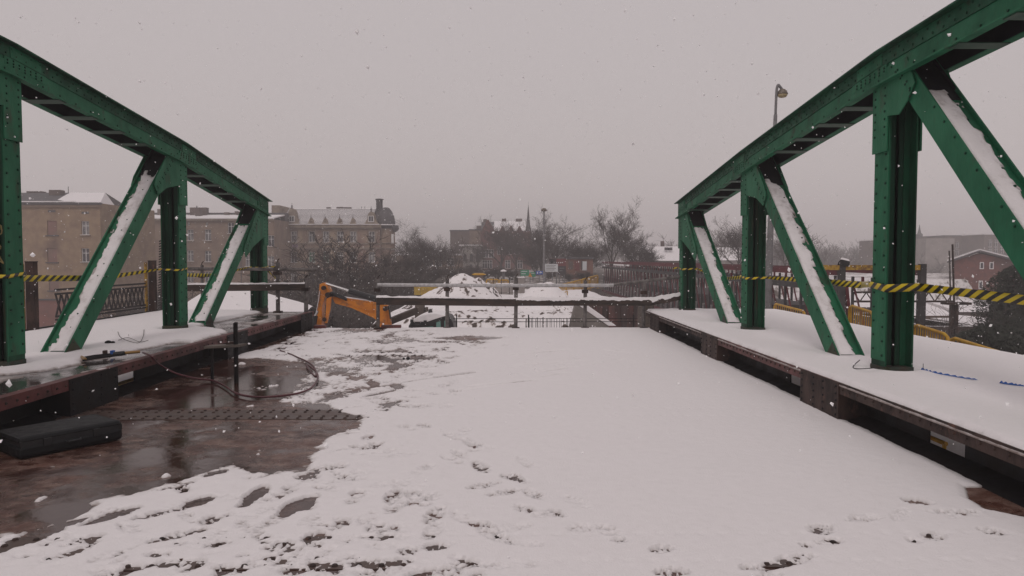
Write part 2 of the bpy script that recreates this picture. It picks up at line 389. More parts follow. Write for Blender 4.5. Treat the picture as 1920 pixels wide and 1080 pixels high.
for k in range(120):                                  # trampled ground at the lower left and along the joint
    x, y = rng.uniform(30, 800), rng.uniform(800, 1075); pr(x, y, rng.uniform(-.5, 1.2), rng.uniform(.008, .026), rng.uniform(.2, .30), rng.uniform(.08, .11))
for k in range(150):
    x, y = rng.uniform(500, 860), rng.uniform(616, 760)
    if x > 1040 - .9 * (y - 560): continue
    pr(x, y, rng.uniform(-.5, .6), rng.uniform(.015, .04), rng.uniform(.2, .36), rng.uniform(.08, .14))
for k in range(36): pr(rng.uniform(40, 1000), rng.uniform(1005, 1078), rng.uniform(-.5, .8), rng.uniform(.012, .032), rng.uniform(.06, .16), rng.uniform(.04, .08))
def trail(p0, p1, dep, step=.62, side=.11):
    a, b = pz(*p0, 0), pz(*p1, 0); d = (b - a); L = d.length; d = d / L; n = Vector((-d.y, d.x, 0)); k = 0; u = 0.0
    while u < L:
        c = a + d * u + n * (side if k % 2 else -side) + n * rng.uniform(-.05, .05)
        an = math.atan2(d.y, d.x) + rng.uniform(-.22, .22); e = dep * 1.75 * rng.uniform(.75, 1.35); f = Vector((math.cos(an), math.sin(an), 0))
        for (o_, l_, w_) in ((.045, .19, .105), (-.115, .085, .082)):
            q = c + f * o_; v = RM.transposed() @ (Vector((q.x, q.y, 0)) - O)
            prints.append((960 - F * v.x / v.z, 540 + F * v.y / v.z, an, e, l_, w_))
        u += step * rng.uniform(.85, 1.15); k += 1
for p0, p1, dep in (((640, 1075), (905, 800), .016), ((1120, 1000), (770, 790), .018), ((590, 1060), (700, 790), .016), ((760, 760), (640, 640), .02), ((840, 1060), (700, 870), .014), ((330, 1060), (600, 830), .016),
                    ((820, 720), (1180, 655), .008), ((740, 700), (960, 640), .012), ((1400, 1060), (1900, 960), .014), ((700, 760), (860, 640), .014), ((620, 1000), (450, 1070), .018)): trail(p0, p1, dep)
drags = [((700, 722), (890, 695), .09, .07), ((690, 738), (740, 728), .08, .1), ((880, 722), (1005, 709), .022, .1), ((1010, 704), (1060, 697), .02, .07), ((960, 683), (1100, 674), .02, .1),
         ((1000, 697), (1170, 672), .018, .07), ((955, 664), (1070, 653), .02, .08), ((830, 735), (920, 722), .018, .08), ((1130, 655), (1180, 660), .012, .1)]

def snow_sheet(name, xs, ys, tfun, z0, parent, T0):
    X, Y = np.meshgrid(xs, ys); t = tfun(X, Y)
    Z = z0 + np.where(t > .0025, t, -.03)
    Z = np.where((t <= .0025), z0 - .02, Z)
    thin = np.clip(1 - t / (T0 * .55), 0, 1)
    return kind(grid_mesh(name, xs, ys, Z, M['snowdeck'], {'bare': thin}, t > .0025, parent))
M['snowdeck'] = attr_mat('trodden_snow', [SNOW, (.76, .73, .735), (.46, .42, .41), (.15, .105, .09)], rough=(.8, .35), grain=90, bump=.004, nsc=14, namp=.16)

def deck_t(X, Y):
    T0 = .026
    sd = poly_sd(X, Y, bare_w)
    n1 = fbm(X, Y, 1.6, 3); n2 = fbm(X, Y, 7, 5, 5, .6); n3 = fbm(X, Y * .5, 2.4, 9, 6, .62); n4 = fbm(X, Y, 22, 77, 3, .6)
    edge = sd + .13 * n1 + .08 * n2 + .03 * n4
    t = T0 * sstep(-.02, .20, edge) ** .8 + .010 * fbm(X, Y, .9, 21) * sstep(0, .4, edge)
    # thin, patchy slush
    sl = poly_sd(X, Y, [pz(a, b, 0) for a, b in slush_px]); q = sstep(.35, -.35, sl)
    q = q * (1 - .9 * np.exp(-((Y - 12.45) / .32) ** 2)); t = t - q * (.008 + .055 * np.clip(n3 + .16 + .35 * n4, 0, 1))
    near = sstep(1.1, .1, edge) * sstep(9, 6.5, Y); t = t - near * .028 * np.clip(n3 + .1, 0, 1)
    stp = sstep(.15, -.12, poly_sd(X, Y, [pz(a, b, 0) for a, b in strip_px]))
    t = np.where(stp > 0, t - stp * (.035 + .05 * n2), t)
    # slush lumps left lying on the steel
    lump = np.clip(fbm(X, Y, 3.1, 33, 5, .6) - .47, 0, 1) * sstep(-1.6, -.2, sd) * .16
    t = np.where(sd < .05, np.maximum(t, lump - .006), t)
    t += (.0022 * n2 + .0022 * n4) * sstep(.008, .025, t)
    # joints showing through
    for ys in splices:
        for row in (-.19, .19):
            ph = (X / .125) % 1.0 - .5
            t = t - .007 * np.exp(-((ph * .125 / .022) ** 2) - ((Y - ys - row) / .022) ** 2)
    for (px, py, ang, dep, ln, w) in prints:
        c = pz(px, py, 0); ca, sa = math.cos(ang), math.sin(ang)
        if c.y > 10: ln, w = ln * 1.2, w * 1.3
        iy = (Y[:, 0] > c.y - ln) & (Y[:, 0] < c.y + ln); ix = (X[0] > c.x - ln) & (X[0] < c.x + ln)
        if not iy.any() or not ix.any(): continue
        s = np.ix_(iy, ix); u = (X[s] - c.x) * ca + (Y[s] - c.y) * sa; v = -(X[s] - c.x) * sa + (Y[s] - c.y) * ca
        wv = w / 2 * (1 + .18 * np.cos(u / ln * 7)); nn = .35 * n2[s] + .55 * n4[s]
        d = ((np.abs(u) / (ln / 2)) ** 3 + (np.abs(v) / wv) ** 2.4) + nn
        k = sstep(1.08, .82, d)
        tread = np.clip(.50 + .32 * np.sin(u * 150) + 1.1 * n4[s], .05, 1.15)
        t[s] = t[s] - k * dep * (tread if dep < .088 else 1) + .0022 * (1 + n4[s] * 2) * np.exp(-((d - 1.3) / .22) ** 2) * (dep < .08)
    for a, b_, dep, w in drags:
        a, b_ = pz(*a, 0), pz(*b_, 0); e = b_ - a; L = e.length
        u = ((X - a.x) * e.x + (Y - a.y) * e.y) / L; v = np.abs(-(X - a.x) * e.y + (Y - a.y) * e.x) / L
        k = sstep(w * .75, w * .35, v + .05 * n1 + .02 * n2) * sstep(-.1, .1, u) * sstep(L + .1, L - .1, u) * np.clip(.9 + 1.1 * n3, .1, 1)
        t = t - k * dep
    # sheltered strip at the foot of the right kerb, bare hollow in the near corner, rounded free end
    kr = sstep(3.62 + .0 * X, 3.44, X + .05 * n1 + .03 * n2); t = t * kr
    hole = poly_sd(X, Y, [pz(a, b, 0) for a, b in [(1812, 905), (1850, 905), (1930, 930), (2060, 985), (2060, 1010), (1930, 962), (1850, 945), (1818, 925)]])
    t = t * sstep(-.02, .07, hole + .02 * n2)
    t = t * sstep(DEND + .02, DEND - .10, Y)
    kl = sstep(-4.75, -4.45, X + .1 * n1); t = t * kl
    return t
ys_ = [.4]
while ys_[-1] < DEND: ys_.append(ys_[-1] + (.06 if ys_[-1] < 3 else .013 + .0016 * (ys_[-1] - 3)))
sn = snow_sheet('snow', np.arange(-4.85, 3.62, .0165), np.array(ys_), deck_t, -.04, deck, .026)
sn['label'] = 'trodden white snow with foot marks over the brown steel deck'

# ---------------------------------------------------------------- raised walkways with their riveted kerbs
def walkway(side, K, OUT, Yc, holes, angle_mat):
    s = 1 if side == 'R' else -1
    w = bpy.data.objects.new('walkway', None); C.objects.link(w); w.location = ((K + OUT) / 2, 17, WZ - .03); kind(w, 'structure')
    x0, x1 = sorted((K, OUT))
    MB().box(x0 + .012, x1 - .012, -2.5, 17.3, WZ - .030, WZ - .012).build('walkway_plate', M['walkplate'], w)
    # kerb angle with rivets
    y = -2.5; seg = [-2.5, 3.2, 7.25, 11.4, 15.75, 17.25]
    for i in range(len(seg) - 1):
        a = MB().box(min(K, K + s * .014), max(K, K + s * .014), seg[i] + .003, seg[i + 1] - .003, WZ - .115, WZ + .004)
        a.box(min(K + s * .014, K + s * .12), max(K + s * .014, K + s * .12), seg[i] + .003, seg[i + 1] - .003, WZ - .011, WZ + .001)
        ao = a.build('kerb_angle', angle_mat[i % len(angle_mat)], w)
        rv = MB(); yy = seg[i] + .08
        while yy < seg[i + 1] - .05: rv.rivet((K, yy, WZ - .058), (-s, 0, 0), .017, .012); yy += .15
        kind(rv.build('riveting', M['rust'], ao))
    # dark web set back under the walkway, with its cut-outs
    WX = K + s * .30; b = -2.5; z0, z1 = -.04, WZ - .032
    spans = []
    for (h0, h1) in sorted(holes): spans.append((b, h0)); b = h1
    spans.append((b, 17.2))
    for (a_, c_) in spans:
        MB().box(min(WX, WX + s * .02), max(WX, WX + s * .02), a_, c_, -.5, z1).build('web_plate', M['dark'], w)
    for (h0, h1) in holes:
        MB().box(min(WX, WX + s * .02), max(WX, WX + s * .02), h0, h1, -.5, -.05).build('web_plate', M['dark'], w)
    MB().prism([(K + s * .05, -2.5, -.039), (WX, -2.5, -.039), (WX, -2.5, .02)], (0, 19.6, 0)).build('gutter_angle', M['dark'], w)
    # bracket plates at the posts
    for yc in Yc:
        bp = MB().box(min(K - s * .012, K + s * .0), max(K - s * .012, K), yc - .47, yc + .47, -.035, WZ + .002)
        bp.box(min(K, WX), max(K, WX), yc - .46, yc - .44, -.035, WZ - .035); bp.box(min(K, WX), max(K, WX), yc + .44, yc + .46, -.035, WZ - .035)
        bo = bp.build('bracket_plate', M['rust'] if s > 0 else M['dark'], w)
        rv = MB()
        for yy in (-.42, -.12, .12, .42):
            for zz in np.arange(.02, .34, .075): rv.rivet((K - s * .012, yc + yy, zz), (-s, 0, 0), .015, .011)
        kind(rv.build('riveting', M['inside'], bo))
    # outer edge beam and outriggers underneath
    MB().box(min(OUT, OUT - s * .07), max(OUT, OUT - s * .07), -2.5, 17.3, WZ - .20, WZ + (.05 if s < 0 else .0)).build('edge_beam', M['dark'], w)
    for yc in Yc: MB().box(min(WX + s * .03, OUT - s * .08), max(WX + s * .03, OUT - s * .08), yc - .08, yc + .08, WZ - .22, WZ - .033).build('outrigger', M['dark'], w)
    return w
M['walkplate'] = mat('wet_walkway_plate', (.055, .045, .042), (.030, .024, .023), 2.2, .06, .32, bump=.001, bsc=14)
wr = walkway('R', KR, OR_, [3.3, 7.72, 11.9, 16.25], [(5.7, 6.2), (8.72, 9.25)], [M['rust'], M['rust'], M['redlead'], M['rust']])
wl = walkway('L', KL, OL, [3.6, 8.0, 12.3, 16.6], [(8.55, 9.45)], [M['redlead']])

def walk_r(X, Y):
    n1 = fbm(X, Y, 1.4, 41); n2 = fbm(X, Y, 8, 42)
    t = .065 + .014 * fbm(X, Y, .7, 43) + .002 * n2
    t = t * sstep(KR - .004, KR + .05, X + .012 * n2) * sstep(OR_ + .03, OR_ - .10, X)
    for yy in YR[1:]:
        d = np.hypot((X - XR) / .20, (Y - yy) / .22); t = t * (1 - .8 * np.exp(-(np.clip(d - .8, 0, 9) / .35) ** 2)) + .012 * np.exp(-((d - 1.9) / .5) ** 2)
        t = t - .05 * np.exp(-((X - XR - .35) / .18) ** 2 - ((Y - yy + .05) / .10) ** 2)
    return t * sstep(17.35, 17.22, Y)
def walk_l(X, Y):
    n1 = fbm(X, Y, 1.3, 51); n2 = fbm(X, Y, 7, 52); n3 = fbm(X, Y * .6, 2.2, 53)
    e = -(X - KL)                                   # distance in from the kerb
    bare = np.where(Y < 10.9, .62 - .25 * sstep(9.6, 10.9, Y), .10 + 1.05 * sstep(12.4, 13.4, Y))
    bare = bare + .55 * sstep(8.3, 7.7, Y)
    t = (.06 + .012 * n1) * sstep(0, .16, e - bare + .16 * n1 + .07 * n2 + .10 * n3)
    t = np.maximum(t, np.clip(n3 - .22, 0, 1) * .05)
    t = t * sstep(0, .06, e) * sstep(OL + .07, OL + .18, X)
    for yy in YL[1:]:
        d = np.hypot((X - XL) / .22, (Y - yy) / .26); t = t * (1 - np.exp(-(np.clip(d - .7, 0, 9) / .4) ** 2))
    t = t + .0014 * n2 * (t > .01)
    return t * sstep(17.3, 17.15, Y)
for nm, xs, fn, w in (('snow', np.arange(KR - .01, OR_ + .04, .03), walk_r, wr), ('snow', np.arange(OL + .05, KL + .01, .03), walk_l, wl)):
    snow_sheet(nm, xs, np.arange(2.0, 17.4, .034), fn, WZ - .012, w, .06)

# lower pedestrian ledge outside each truss (seen through the cut-outs and beyond the right edge)
for (x0, x1, y1) in ((5.2, 9.2, 24.5), (-9.0, -6.0, 17.0)):
    p = kind(MB().box(x0, x1, -2, y1, -1.0, -.82).build('footpath', M['concrete']), 'structure')
    xs = np.arange(x0, x1 + .01, .12); ys = np.arange(-2, y1 + .01, .12); X, Y = np.meshgrid(xs, ys)
    kind(grid_mesh('snow', xs, ys, -.818 + .035 + .02 * fbm(X, Y, 1.1, 61), M['snowdeck'], {'bare': np.clip(fbm(X, Y, 1.7, 62) * 1.6 - .55, 0, 1)}, None, p))

# ---------------------------------------------------------------- terrain
def plateau(X, Y):
    r = sstep(26.5, 33.5, Y)
    xl = -5.5 - 9 * sstep(60, 85, Y); xr = 6.5 + 70 * sstep(66, 100, Y)
    side = sstep(xl - 4, xl, X) * sstep(xr + 6, xr, X)
    return r, side
def ground_z(X, Y):
    r, side = plateau(X, Y)
    z = -7.5 + (6.5) * side * r
    pit = sstep(-13, -9.5, X) * sstep(13, 6, X) * sstep(16, 20, Y) * sstep(36, 30, Y)
    z = np.maximum(z, -7.5 + 4.2 * pit)
    z = z + 5.5 * sstep(13, 24, X) * sstep(45, 15, Y) * sstep(-60, -10, Y) * sstep(60, 30, X)     # scrubby bank to the right
    far = np.hypot(X, Y); z = z + 12 * sstep(260, 620, far) * (1 + .35 * fbm(X, Y, .006, 71, 3))
    z = z + 2.0 * sstep(70, 130, X) * sstep(60, 140, Y)
    return z + .22 * fbm(X, Y, .11, 72) + .06 * fbm(X, Y, .6, 73)
def gz(x, y): return float(ground_z(np.array([[float(x)]]), np.array([[float(y)]]))[0, 0])
def axis(a, b, near, d0, k):
    out = [0.0]
    while out[-1] < b: out.append(out[-1] + d0 + k * max(0, out[-1] - near))
    neg = [0.0]
    while neg[-1] > a: neg.append(neg[-1] - d0 - k * max(0, -neg[-1] - near))
    return np.array(sorted(set(neg + out)))
gx = axis(-900, 900, 60, 1.0, .06); gy = axis(-200, 1000, 70, 1.0, .06)
X, Y = np.meshgrid(gx, gy); Zg = ground_z(X, Y)
inpit = (X > -19.5) & (X < 12) & (Y > 18) & (Y < 58)
Zg = np.where((X > -9.5) & (X < 10) & (Y > 20) & (Y < 56), Zg - .9, Zg)
bare = .30 + .55 * fbm(X, Y, .05, 81, 5, .6) + .55 * sstep(12, 22, X) * sstep(48, 30, Y)
bare = bare - .35 * sstep(28, 34, Y) * sstep(-8, -6, X) * sstep(12, 6, X) - .0
bare = bare + .45 * sstep(-6, -11, X) * sstep(25, 35, Y) * sstep(-70, -40, X) + .75 * sstep(57, 63, Y) * sstep(-15, -12, X) * sstep(40, 12, X); bare = bare + .25 * sstep(200, 350, np.hypot(X, Y))
M['ground'] = attr_mat('snowy_scrub_ground', [SNOW, (.74, .71, .71), (.12, .095, .08), (.05, .042, .036)], rough=(.85, .9), grain=3, bump=.06, nsc=.9, namp=.55)
kind(grid_mesh('ground', gx, gy, Zg, M['ground'], {'bare': np.clip(bare, 0, 1)}), 'structure')

# the dug-out end of the road, with its cut slope and rutted snow
xs = np.arange(-10.5, 11, .15); ys = np.concatenate([np.arange(18.5, 40, .14), np.arange(40, 58, .3)]); X, Y = np.meshgrid(xs, ys)
zz = ground_z(X, Y); cl = fbm(X, Y, .9, 91, 6, .6); cl2 = fbm(X, Y, 4.5, 92, 4, .65)
slope = sstep(26, 30, Y) * sstep(37, 33, Y)
zz = zz + .02 + slope * (.30 * cl + .12 * cl2) + .05 * cl2 * .5
bb = .05 + slope * np.clip(1.5 * cl2 + .45 * cl - .22, 0, 1) * 1.3 + .5 * np.clip(cl2 - .2, 0, 1)
M['dig'] = attr_mat('snow_over_dug_soil', [SNOW, (.76, .73, .73), (.20, .155, .135), (.075, .056, .048)], rough=(.85, .9), grain=9, bump=.03, nsc=4.5, namp=.30, lo=.12, hi=.5)
kind(grid_mesh('excavated_ground', xs, ys, zz, M['dig'], {'bare': np.clip(bb, 0, 1)}), 'structure')
# ================================================================ the two green trusses
def truss(Xc, Ys, label, inner, ZT):
    """inner = -1 if the deck lies towards -X"""
    T = thing('bridge_truss', label, 'bridge truss', (Xc, Ys[-1], WZ), 'green trusses along the bridge')
    nodes = [(-2.5, ZT[0]), (Ys[1], ZT[0]), (Ys[2], ZT[1]), (Ys[3], ZT[2]), (Ys[4] + .20, ZT[3])]
    def ztop(y):
        for (a, za), (b, zb) in zip(nodes, nodes[1:]):
            if y <= b: return za + (zb - za) * (y - a) / (b - a)
        return nodes[-1][1]
    def sweep(mb, x0, x1, d0, d1, y0=-2.5, y1=None):
        y1 = nodes[-1][0] if y1 is None else y1
        ys = [y0] + [n[0] for n in nodes if y0 + .01 < n[0] < y1 - .01] + [y1]; b = len(mb.v)
        for y in ys:
            z = ztop(y)
            mb.v += [(Xc + x0, y, z - d1), (Xc + x1, y, z - d1), (Xc + x1, y, z - d0), (Xc + x0, y, z - d0)]
        for i in range(len(ys) - 1):
            for j in range(4):
                k = (j + 1) % 4; mb.f.append((b + i * 4 + j, b + i * 4 + k, b + i * 4 + 4 + k, b + i * 4 + 4 + j)); mb.m.append(mb.cur)
        e = b + (len(ys) - 1) * 4
        mb.f += [(b, b + 1, b + 2, b + 3), (e + 3, e + 2, e + 1, e)]; mb.m += [mb.cur] * 2
    ch = MB()
    for s in (-1, 1):
        a, b = sorted((s * .165, s * .180)); sweep(ch, a, b, .019, .380)                   # web
        a, b = sorted((s * .1805, s * .262)); sweep(ch, a, b, .362, .381)                    # lower flange angle
        a, b = sorted((s * .1805, s * .194)); sweep(ch, a, b, .270, .3615)                   # its upright leg
    co = ch.build('top_chord', M['green'], T)
    for s in (-1, 1):
        a, b = sorted((s * .1805, s * .193)); us = MB(); sweep(us, a, b, .0195, .165); us.build('upper_angle', M['green_m'], co)  # darker green holds both grime and painted shade under the cover plate overhang
    tp = MB(); sweep(tp, -.275, .275, 0, .0188, -2.5, nodes[-1][0] + .06); tp.build('cover_plate', M['green_d'], co)
    inn = MB(); sweep(inn, -.164, .164, .020, .030); sweep(inn, -.1645, -.158, .031, .374); sweep(inn, .158, .1645, .031, .374); inn.build('inner_shade_face', M['inside'], co)  # added dark liners put the shade of the chord's hollow into colour
    rv = MB(); y = 2.0
    while y < nodes[-1][0] - .05:
        z = ztop(y)
        for s in (-1, 1):
            rv.rivet((Xc + s * .193, y, z - .06), (s, 0, 0)); rv.rivet((Xc + s * .193, y + .08, z - .13), (s, 0, 0))
            if int(y * 100) % 2 == 0: rv.rivet((Xc + s * .194, y + .05, z - .315), (s, 0, 0))
        y += .17
    for i in (1, 2, 3, 4):
        sp = MB()
        for s in (-1, 1):
            y0 = Ys[i] - .12 if i < 4 else Ys[i] - .55; y1 = y0 + .75
            a, b = sorted((s * .181, s * .1965)); sweep(sp, a, b, .17, .268, y0, min(y1, nodes[-1][0] - .01))
            a, b = sorted((s * .1935, s * .2)); sweep(sp, a, b, .03, .16, y0 + .1, min(y1 - .1, nodes[-1][0] - .01))
            for k in range(7):
                for d in (.19, .225, .255) if k % 2 else (.205, .24):
                    yy = y0 + .05 + k * .1
                    if yy < nodes[-1][0] - .04: rv.rivet((Xc + s * .1965, yy, ztop(yy) - d), (s, 0, 0), .015)
        sp.build('splice_plate', M['green'], T)
    kind(rv.build('riveting', M['rivet'], co))
    if True:                                                                              # closing plate at the free end
        y = nodes[-1][0]; z = ztop(y); MB().box(Xc - .18, Xc + .18, y - .004, y + .012, z - .38, z - .02).build('end_plate', M['green_d'], T)
    y = Ys[1] + .9
    while y < Ys[4] - .6:                                                                 # battens under the chord
        if min(abs(y - q + .3) for q in Ys) > .75:
            b = MB(); sweep(b, -.235, .235, .3825, .392, y, y + .16); b.build('batten', M['batten'], T)
        y += .72
    for i in (1, 2, 3, 4):
        yc, z1 = Ys[i], ztop(Ys[i]) - .2
        p = MB()
        for s in (-1, 1):
            x = s * .14; p.box(Xc + min(x, x + s * .018), Xc + max(x, x + s * .018), yc - .145, yc + .145, WZ - .02, z1)
            for q in (-1, 1):                                                             # corner angles
                a, b = sorted((s * .139, s * .075)); p.box(Xc + a, Xc + b, yc + q * .0125 - .012, yc + q * .0125 + .012, WZ - .02, z1)
                p.box(Xc - .012, Xc + .012, yc - .03, yc + .03, WZ - .02, z1)
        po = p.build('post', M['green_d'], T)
        MB().box(Xc - .139, Xc + .139, yc - .0095, yc + .0095, WZ - .02, z1).build('web', M['green_w'], po)  # recess shade painted into the web green, along with rust streaks
        fl = MB()
        fl.box(Xc + min(inner * .1585, inner * .166), Xc + max(inner * .1585, inner * .166), yc - .145, yc + .145, WZ + .14, z1 - .35); fl.build('flange_plate', M['green'], po)
        r = MB(); z = WZ + .2
        while z < z1 - .3:
            for q in (-.095, .095): r.rivet((Xc + inner * .166, yc + q, z + (q > 0) * .06), (inner, 0, 0), .018, .013)
            z += .16
        kind(r.build('riveting', M['rivet'], po))
        MB().box(Xc - .168, Xc + .168, yc - .148, yc + .148, WZ - .02, WZ + .075).build('post_shoe', M['rustgreen'], po)
        # gusset plates
        zt_ = ztop(yc)
        for s in (-1, 1):
            x = Xc + s * .181 if True else 0
            gl = {1: .55, 2: .60, 3: 1.0, 4: 1.42}[i]; q = -.22 - (gl - .28) * .93; ql = {1: .74, 2: .74, 3: .78, 4: .92}[i]
            prof = [(.155, -.2), (-.50, -.2), (-gl + .02, q + .17), (-gl - .06, q + .02), (-gl + .06, q - .13), (-gl * .62, min(-ql - .03, q + .02 + (gl > 1.2) * .1)), (-.155, -ql), (-.155, -1.12), (.155, -1.12)]
            g = MB().prism([(x, yc + a, zt_ + b) for a, b in prof], (s * .014, 0, 0))
            gr = MB()
            for k in range(8):
                for a in (-.1, .1): gr.rivet((x + s * .014, yc + a, zt_ - .34 - k * .085), (s, 0, 0), .016)
            for k in range(int(gl * 9)):
                for a in (-.06, .06): yy = .28 + k * .09 + a; gr.rivet((x + s * .014, yc - min(yy, gl - .02), zt_ - .26 - (k * .09) * .93 - a * .5), (s, 0, 0), .015)
            go = g.build('gusset_plate', M['green'], T); kind(gr.build('riveting', M['rivet'], go))
    # diagonals: open troughs holding snow, falling towards the near end
    for i in (2, 3, 4):
        A = Vector((Xc, Ys[i] - .28, ztop(Ys[i]) - .22)); B = Vector((Xc, Ys[i - 1] + 1.02, WZ - .03))
        d = (B - A).normalized(); n = Vector((0, d.z, -d.y)); n = n if n.z > 0 else -n; L = (B - A).length
        dg = MB()
        def slab(mb, x0, x1, h0, h1, a0, a1):
            P = []
            for a in (a0, a1):
                for (x, h) in ((x0, h0), (x1, h0), (x1, h1), (x0, h1)): P.append(A + d * a + n * h + Vector((x, 0, 0)))
            mb.quad_box([P[0], P[1], P[5], P[4], P[3], P[2], P[6], P[7]])
        for s in (-1, 1):
            a, b = sorted((s * .150, s * .165)); slab(dg, a, b, -.13, .13, 0, L + .1)
            a, b = sorted((s * .1495, s * .085)); slab(dg, a, b, -.130, -.118, .3, L)
        slab(dg, -.1495, .1495, .075, .086, .2, L)
        do = dg.build('diagonal', M['green'], T)
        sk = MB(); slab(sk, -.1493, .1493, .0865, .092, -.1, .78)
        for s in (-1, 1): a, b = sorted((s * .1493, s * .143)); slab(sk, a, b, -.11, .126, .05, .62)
        sk.build('trough_shade_lining', M['inside'], do)  # added black lining: soot plus painted shade where the diagonal enters the chord
        for s in (-1, 1):
            sh = MB(); a, b = sorted((s * .166, s * .171)); slab(sh, a, b, -.125, .125, L - .22, L + .05); sh.build('diagonal_shoe', M['rustgreen'], do)
        r = MB(); a = .9
        while a < L - .1:
            for s in (-1, 1): r.rivet(A + d * a + n * .09 + Vector((s * .165, 0, 0)), (s, 0, 0), .016, .012)
            r.rivet(A + d * a + n * (.106 + .008 * math.sin(a * 7)) + Vector((.05, 0, 0)), n, .015, .009); None
            a += .24
        kind(r.build('riveting', M['rivet'], do))
        # snow in the trough
        na, nx = 90, 12; us = np.linspace(.62 + .25 * (i == 4), L - .02, na); vs = np.linspace(-.146, .146, nx)
        U, V = np.meshgrid(us, vs); rag = .11 * fbm(U * 2, V * 6, 2.2, 100 + i, 6, .7)
        far_edge = .146 - .035 - .03 * sstep(L * .2, L * .9, U)
        t = .036 * sstep(0, .02, .150 + inner * V * -1 * 0 - np.abs(V) + .0) * sstep(.0, .06, (far_edge - V * -inner) + rag) * sstep(.55, .95, U + rag * 4) + .004 * fbm(U, V, 12, 7)
        t = t * (1 - .0 * U); Z = np.where(t > .004, .086 + t * .75 + .002, .07)
        me_v = [tuple(A + d * float(U[j, k]) + n * float(Z[j, k]) + Vector((float(V[j, k]), 0, 0))) for j in range(nx) for k in range(na)]
        sm = MB(); sm.v = me_v
        for j in range(nx - 1):
            for k in range(na - 1):
                if max(t[j, k], t[j + 1, k], t[j, k + 1], t[j + 1, k + 1]) > .004: sm.f.append((j * na + k, j * na + k + 1, (j + 1) * na + k + 1, (j + 1) * na + k)); sm.m.append(0)
        so_ = kind(sm.build('snow', M['snowdeck'], do, smooth=True))
        at = so_.data.attributes.new('bare', 'FLOAT', 'POINT'); at.data.foreach_set('value', np.clip(.55 - .5 * (t / .036 - .5) + .35 * fbm(U, V * 2, 4, 130 + i, 4, .6), 0, 1).astype(np.float32).reshape(-1))  # raised values grey the snow, painting in the weaker light on the slope
    return T
M['green_w'] = mat('shaded_streaked_green_paint', (.004, .046, .023), (.006, .026, .015), 3.0, .55, .7, spec=.2, bump=.003, bsc=20, stretch=(1.6, 1.6, .18), col3=(.050, .024, .014), sc3=2.2, lo3=.58, hi3=.70)
M['green_m'] = mat('grimy_shaded_green_paint', (.009, .088, .043), (.008, .050, .027), 3.2, .5, .68, spec=.2, bump=.003, bsc=22, col3=(.030, .030, .020), sc3=5, lo3=.55, hi3=.72)
M['rustgreen'] = mat('rusted_green_foot', (.014, .030, .020), (.055, .030, .020), 6, .6, .8, bump=.004, bsc=25, col3=(.03, .035, .015), sc3=3)
TR = truss(XR, YR, 'green riveted truss with snow-filled diagonals beside the lamp post and the yellow barriers', -1, (4.12, 3.95, 3.52, 2.98))
TL = truss(XL, YL, 'green riveted truss with graffiti on one post, on the hose and tenement side', 1, (4.36, 4.15, 3.72, 3.05))

# spray-paint scribble on the near left post
g = MB(); y0 = YL[2] - .146; x0 = XL - .0
def scrib(pts):
    g.tube([(x0 + a, YL[2] - .15, b) for a, b in pts], .008, 4)
for k, (cx, cz, r) in enumerate(((.07, 1.98, .055), (.05, 1.82, .05), (.08, 1.66, .06), (.04, 1.48, .05))):
    scrib([(cx + r * math.cos(t * .7 + k) * (1 + .3 * math.sin(t)), cz + r * 1.25 * math.sin(t * .7)) for t in range(10)])
scrib([(.0 + .02 * math.sin(k), 2.05 - k * .07) for k in range(14)])
go = g.build('graffiti', M['chalk'], TL)

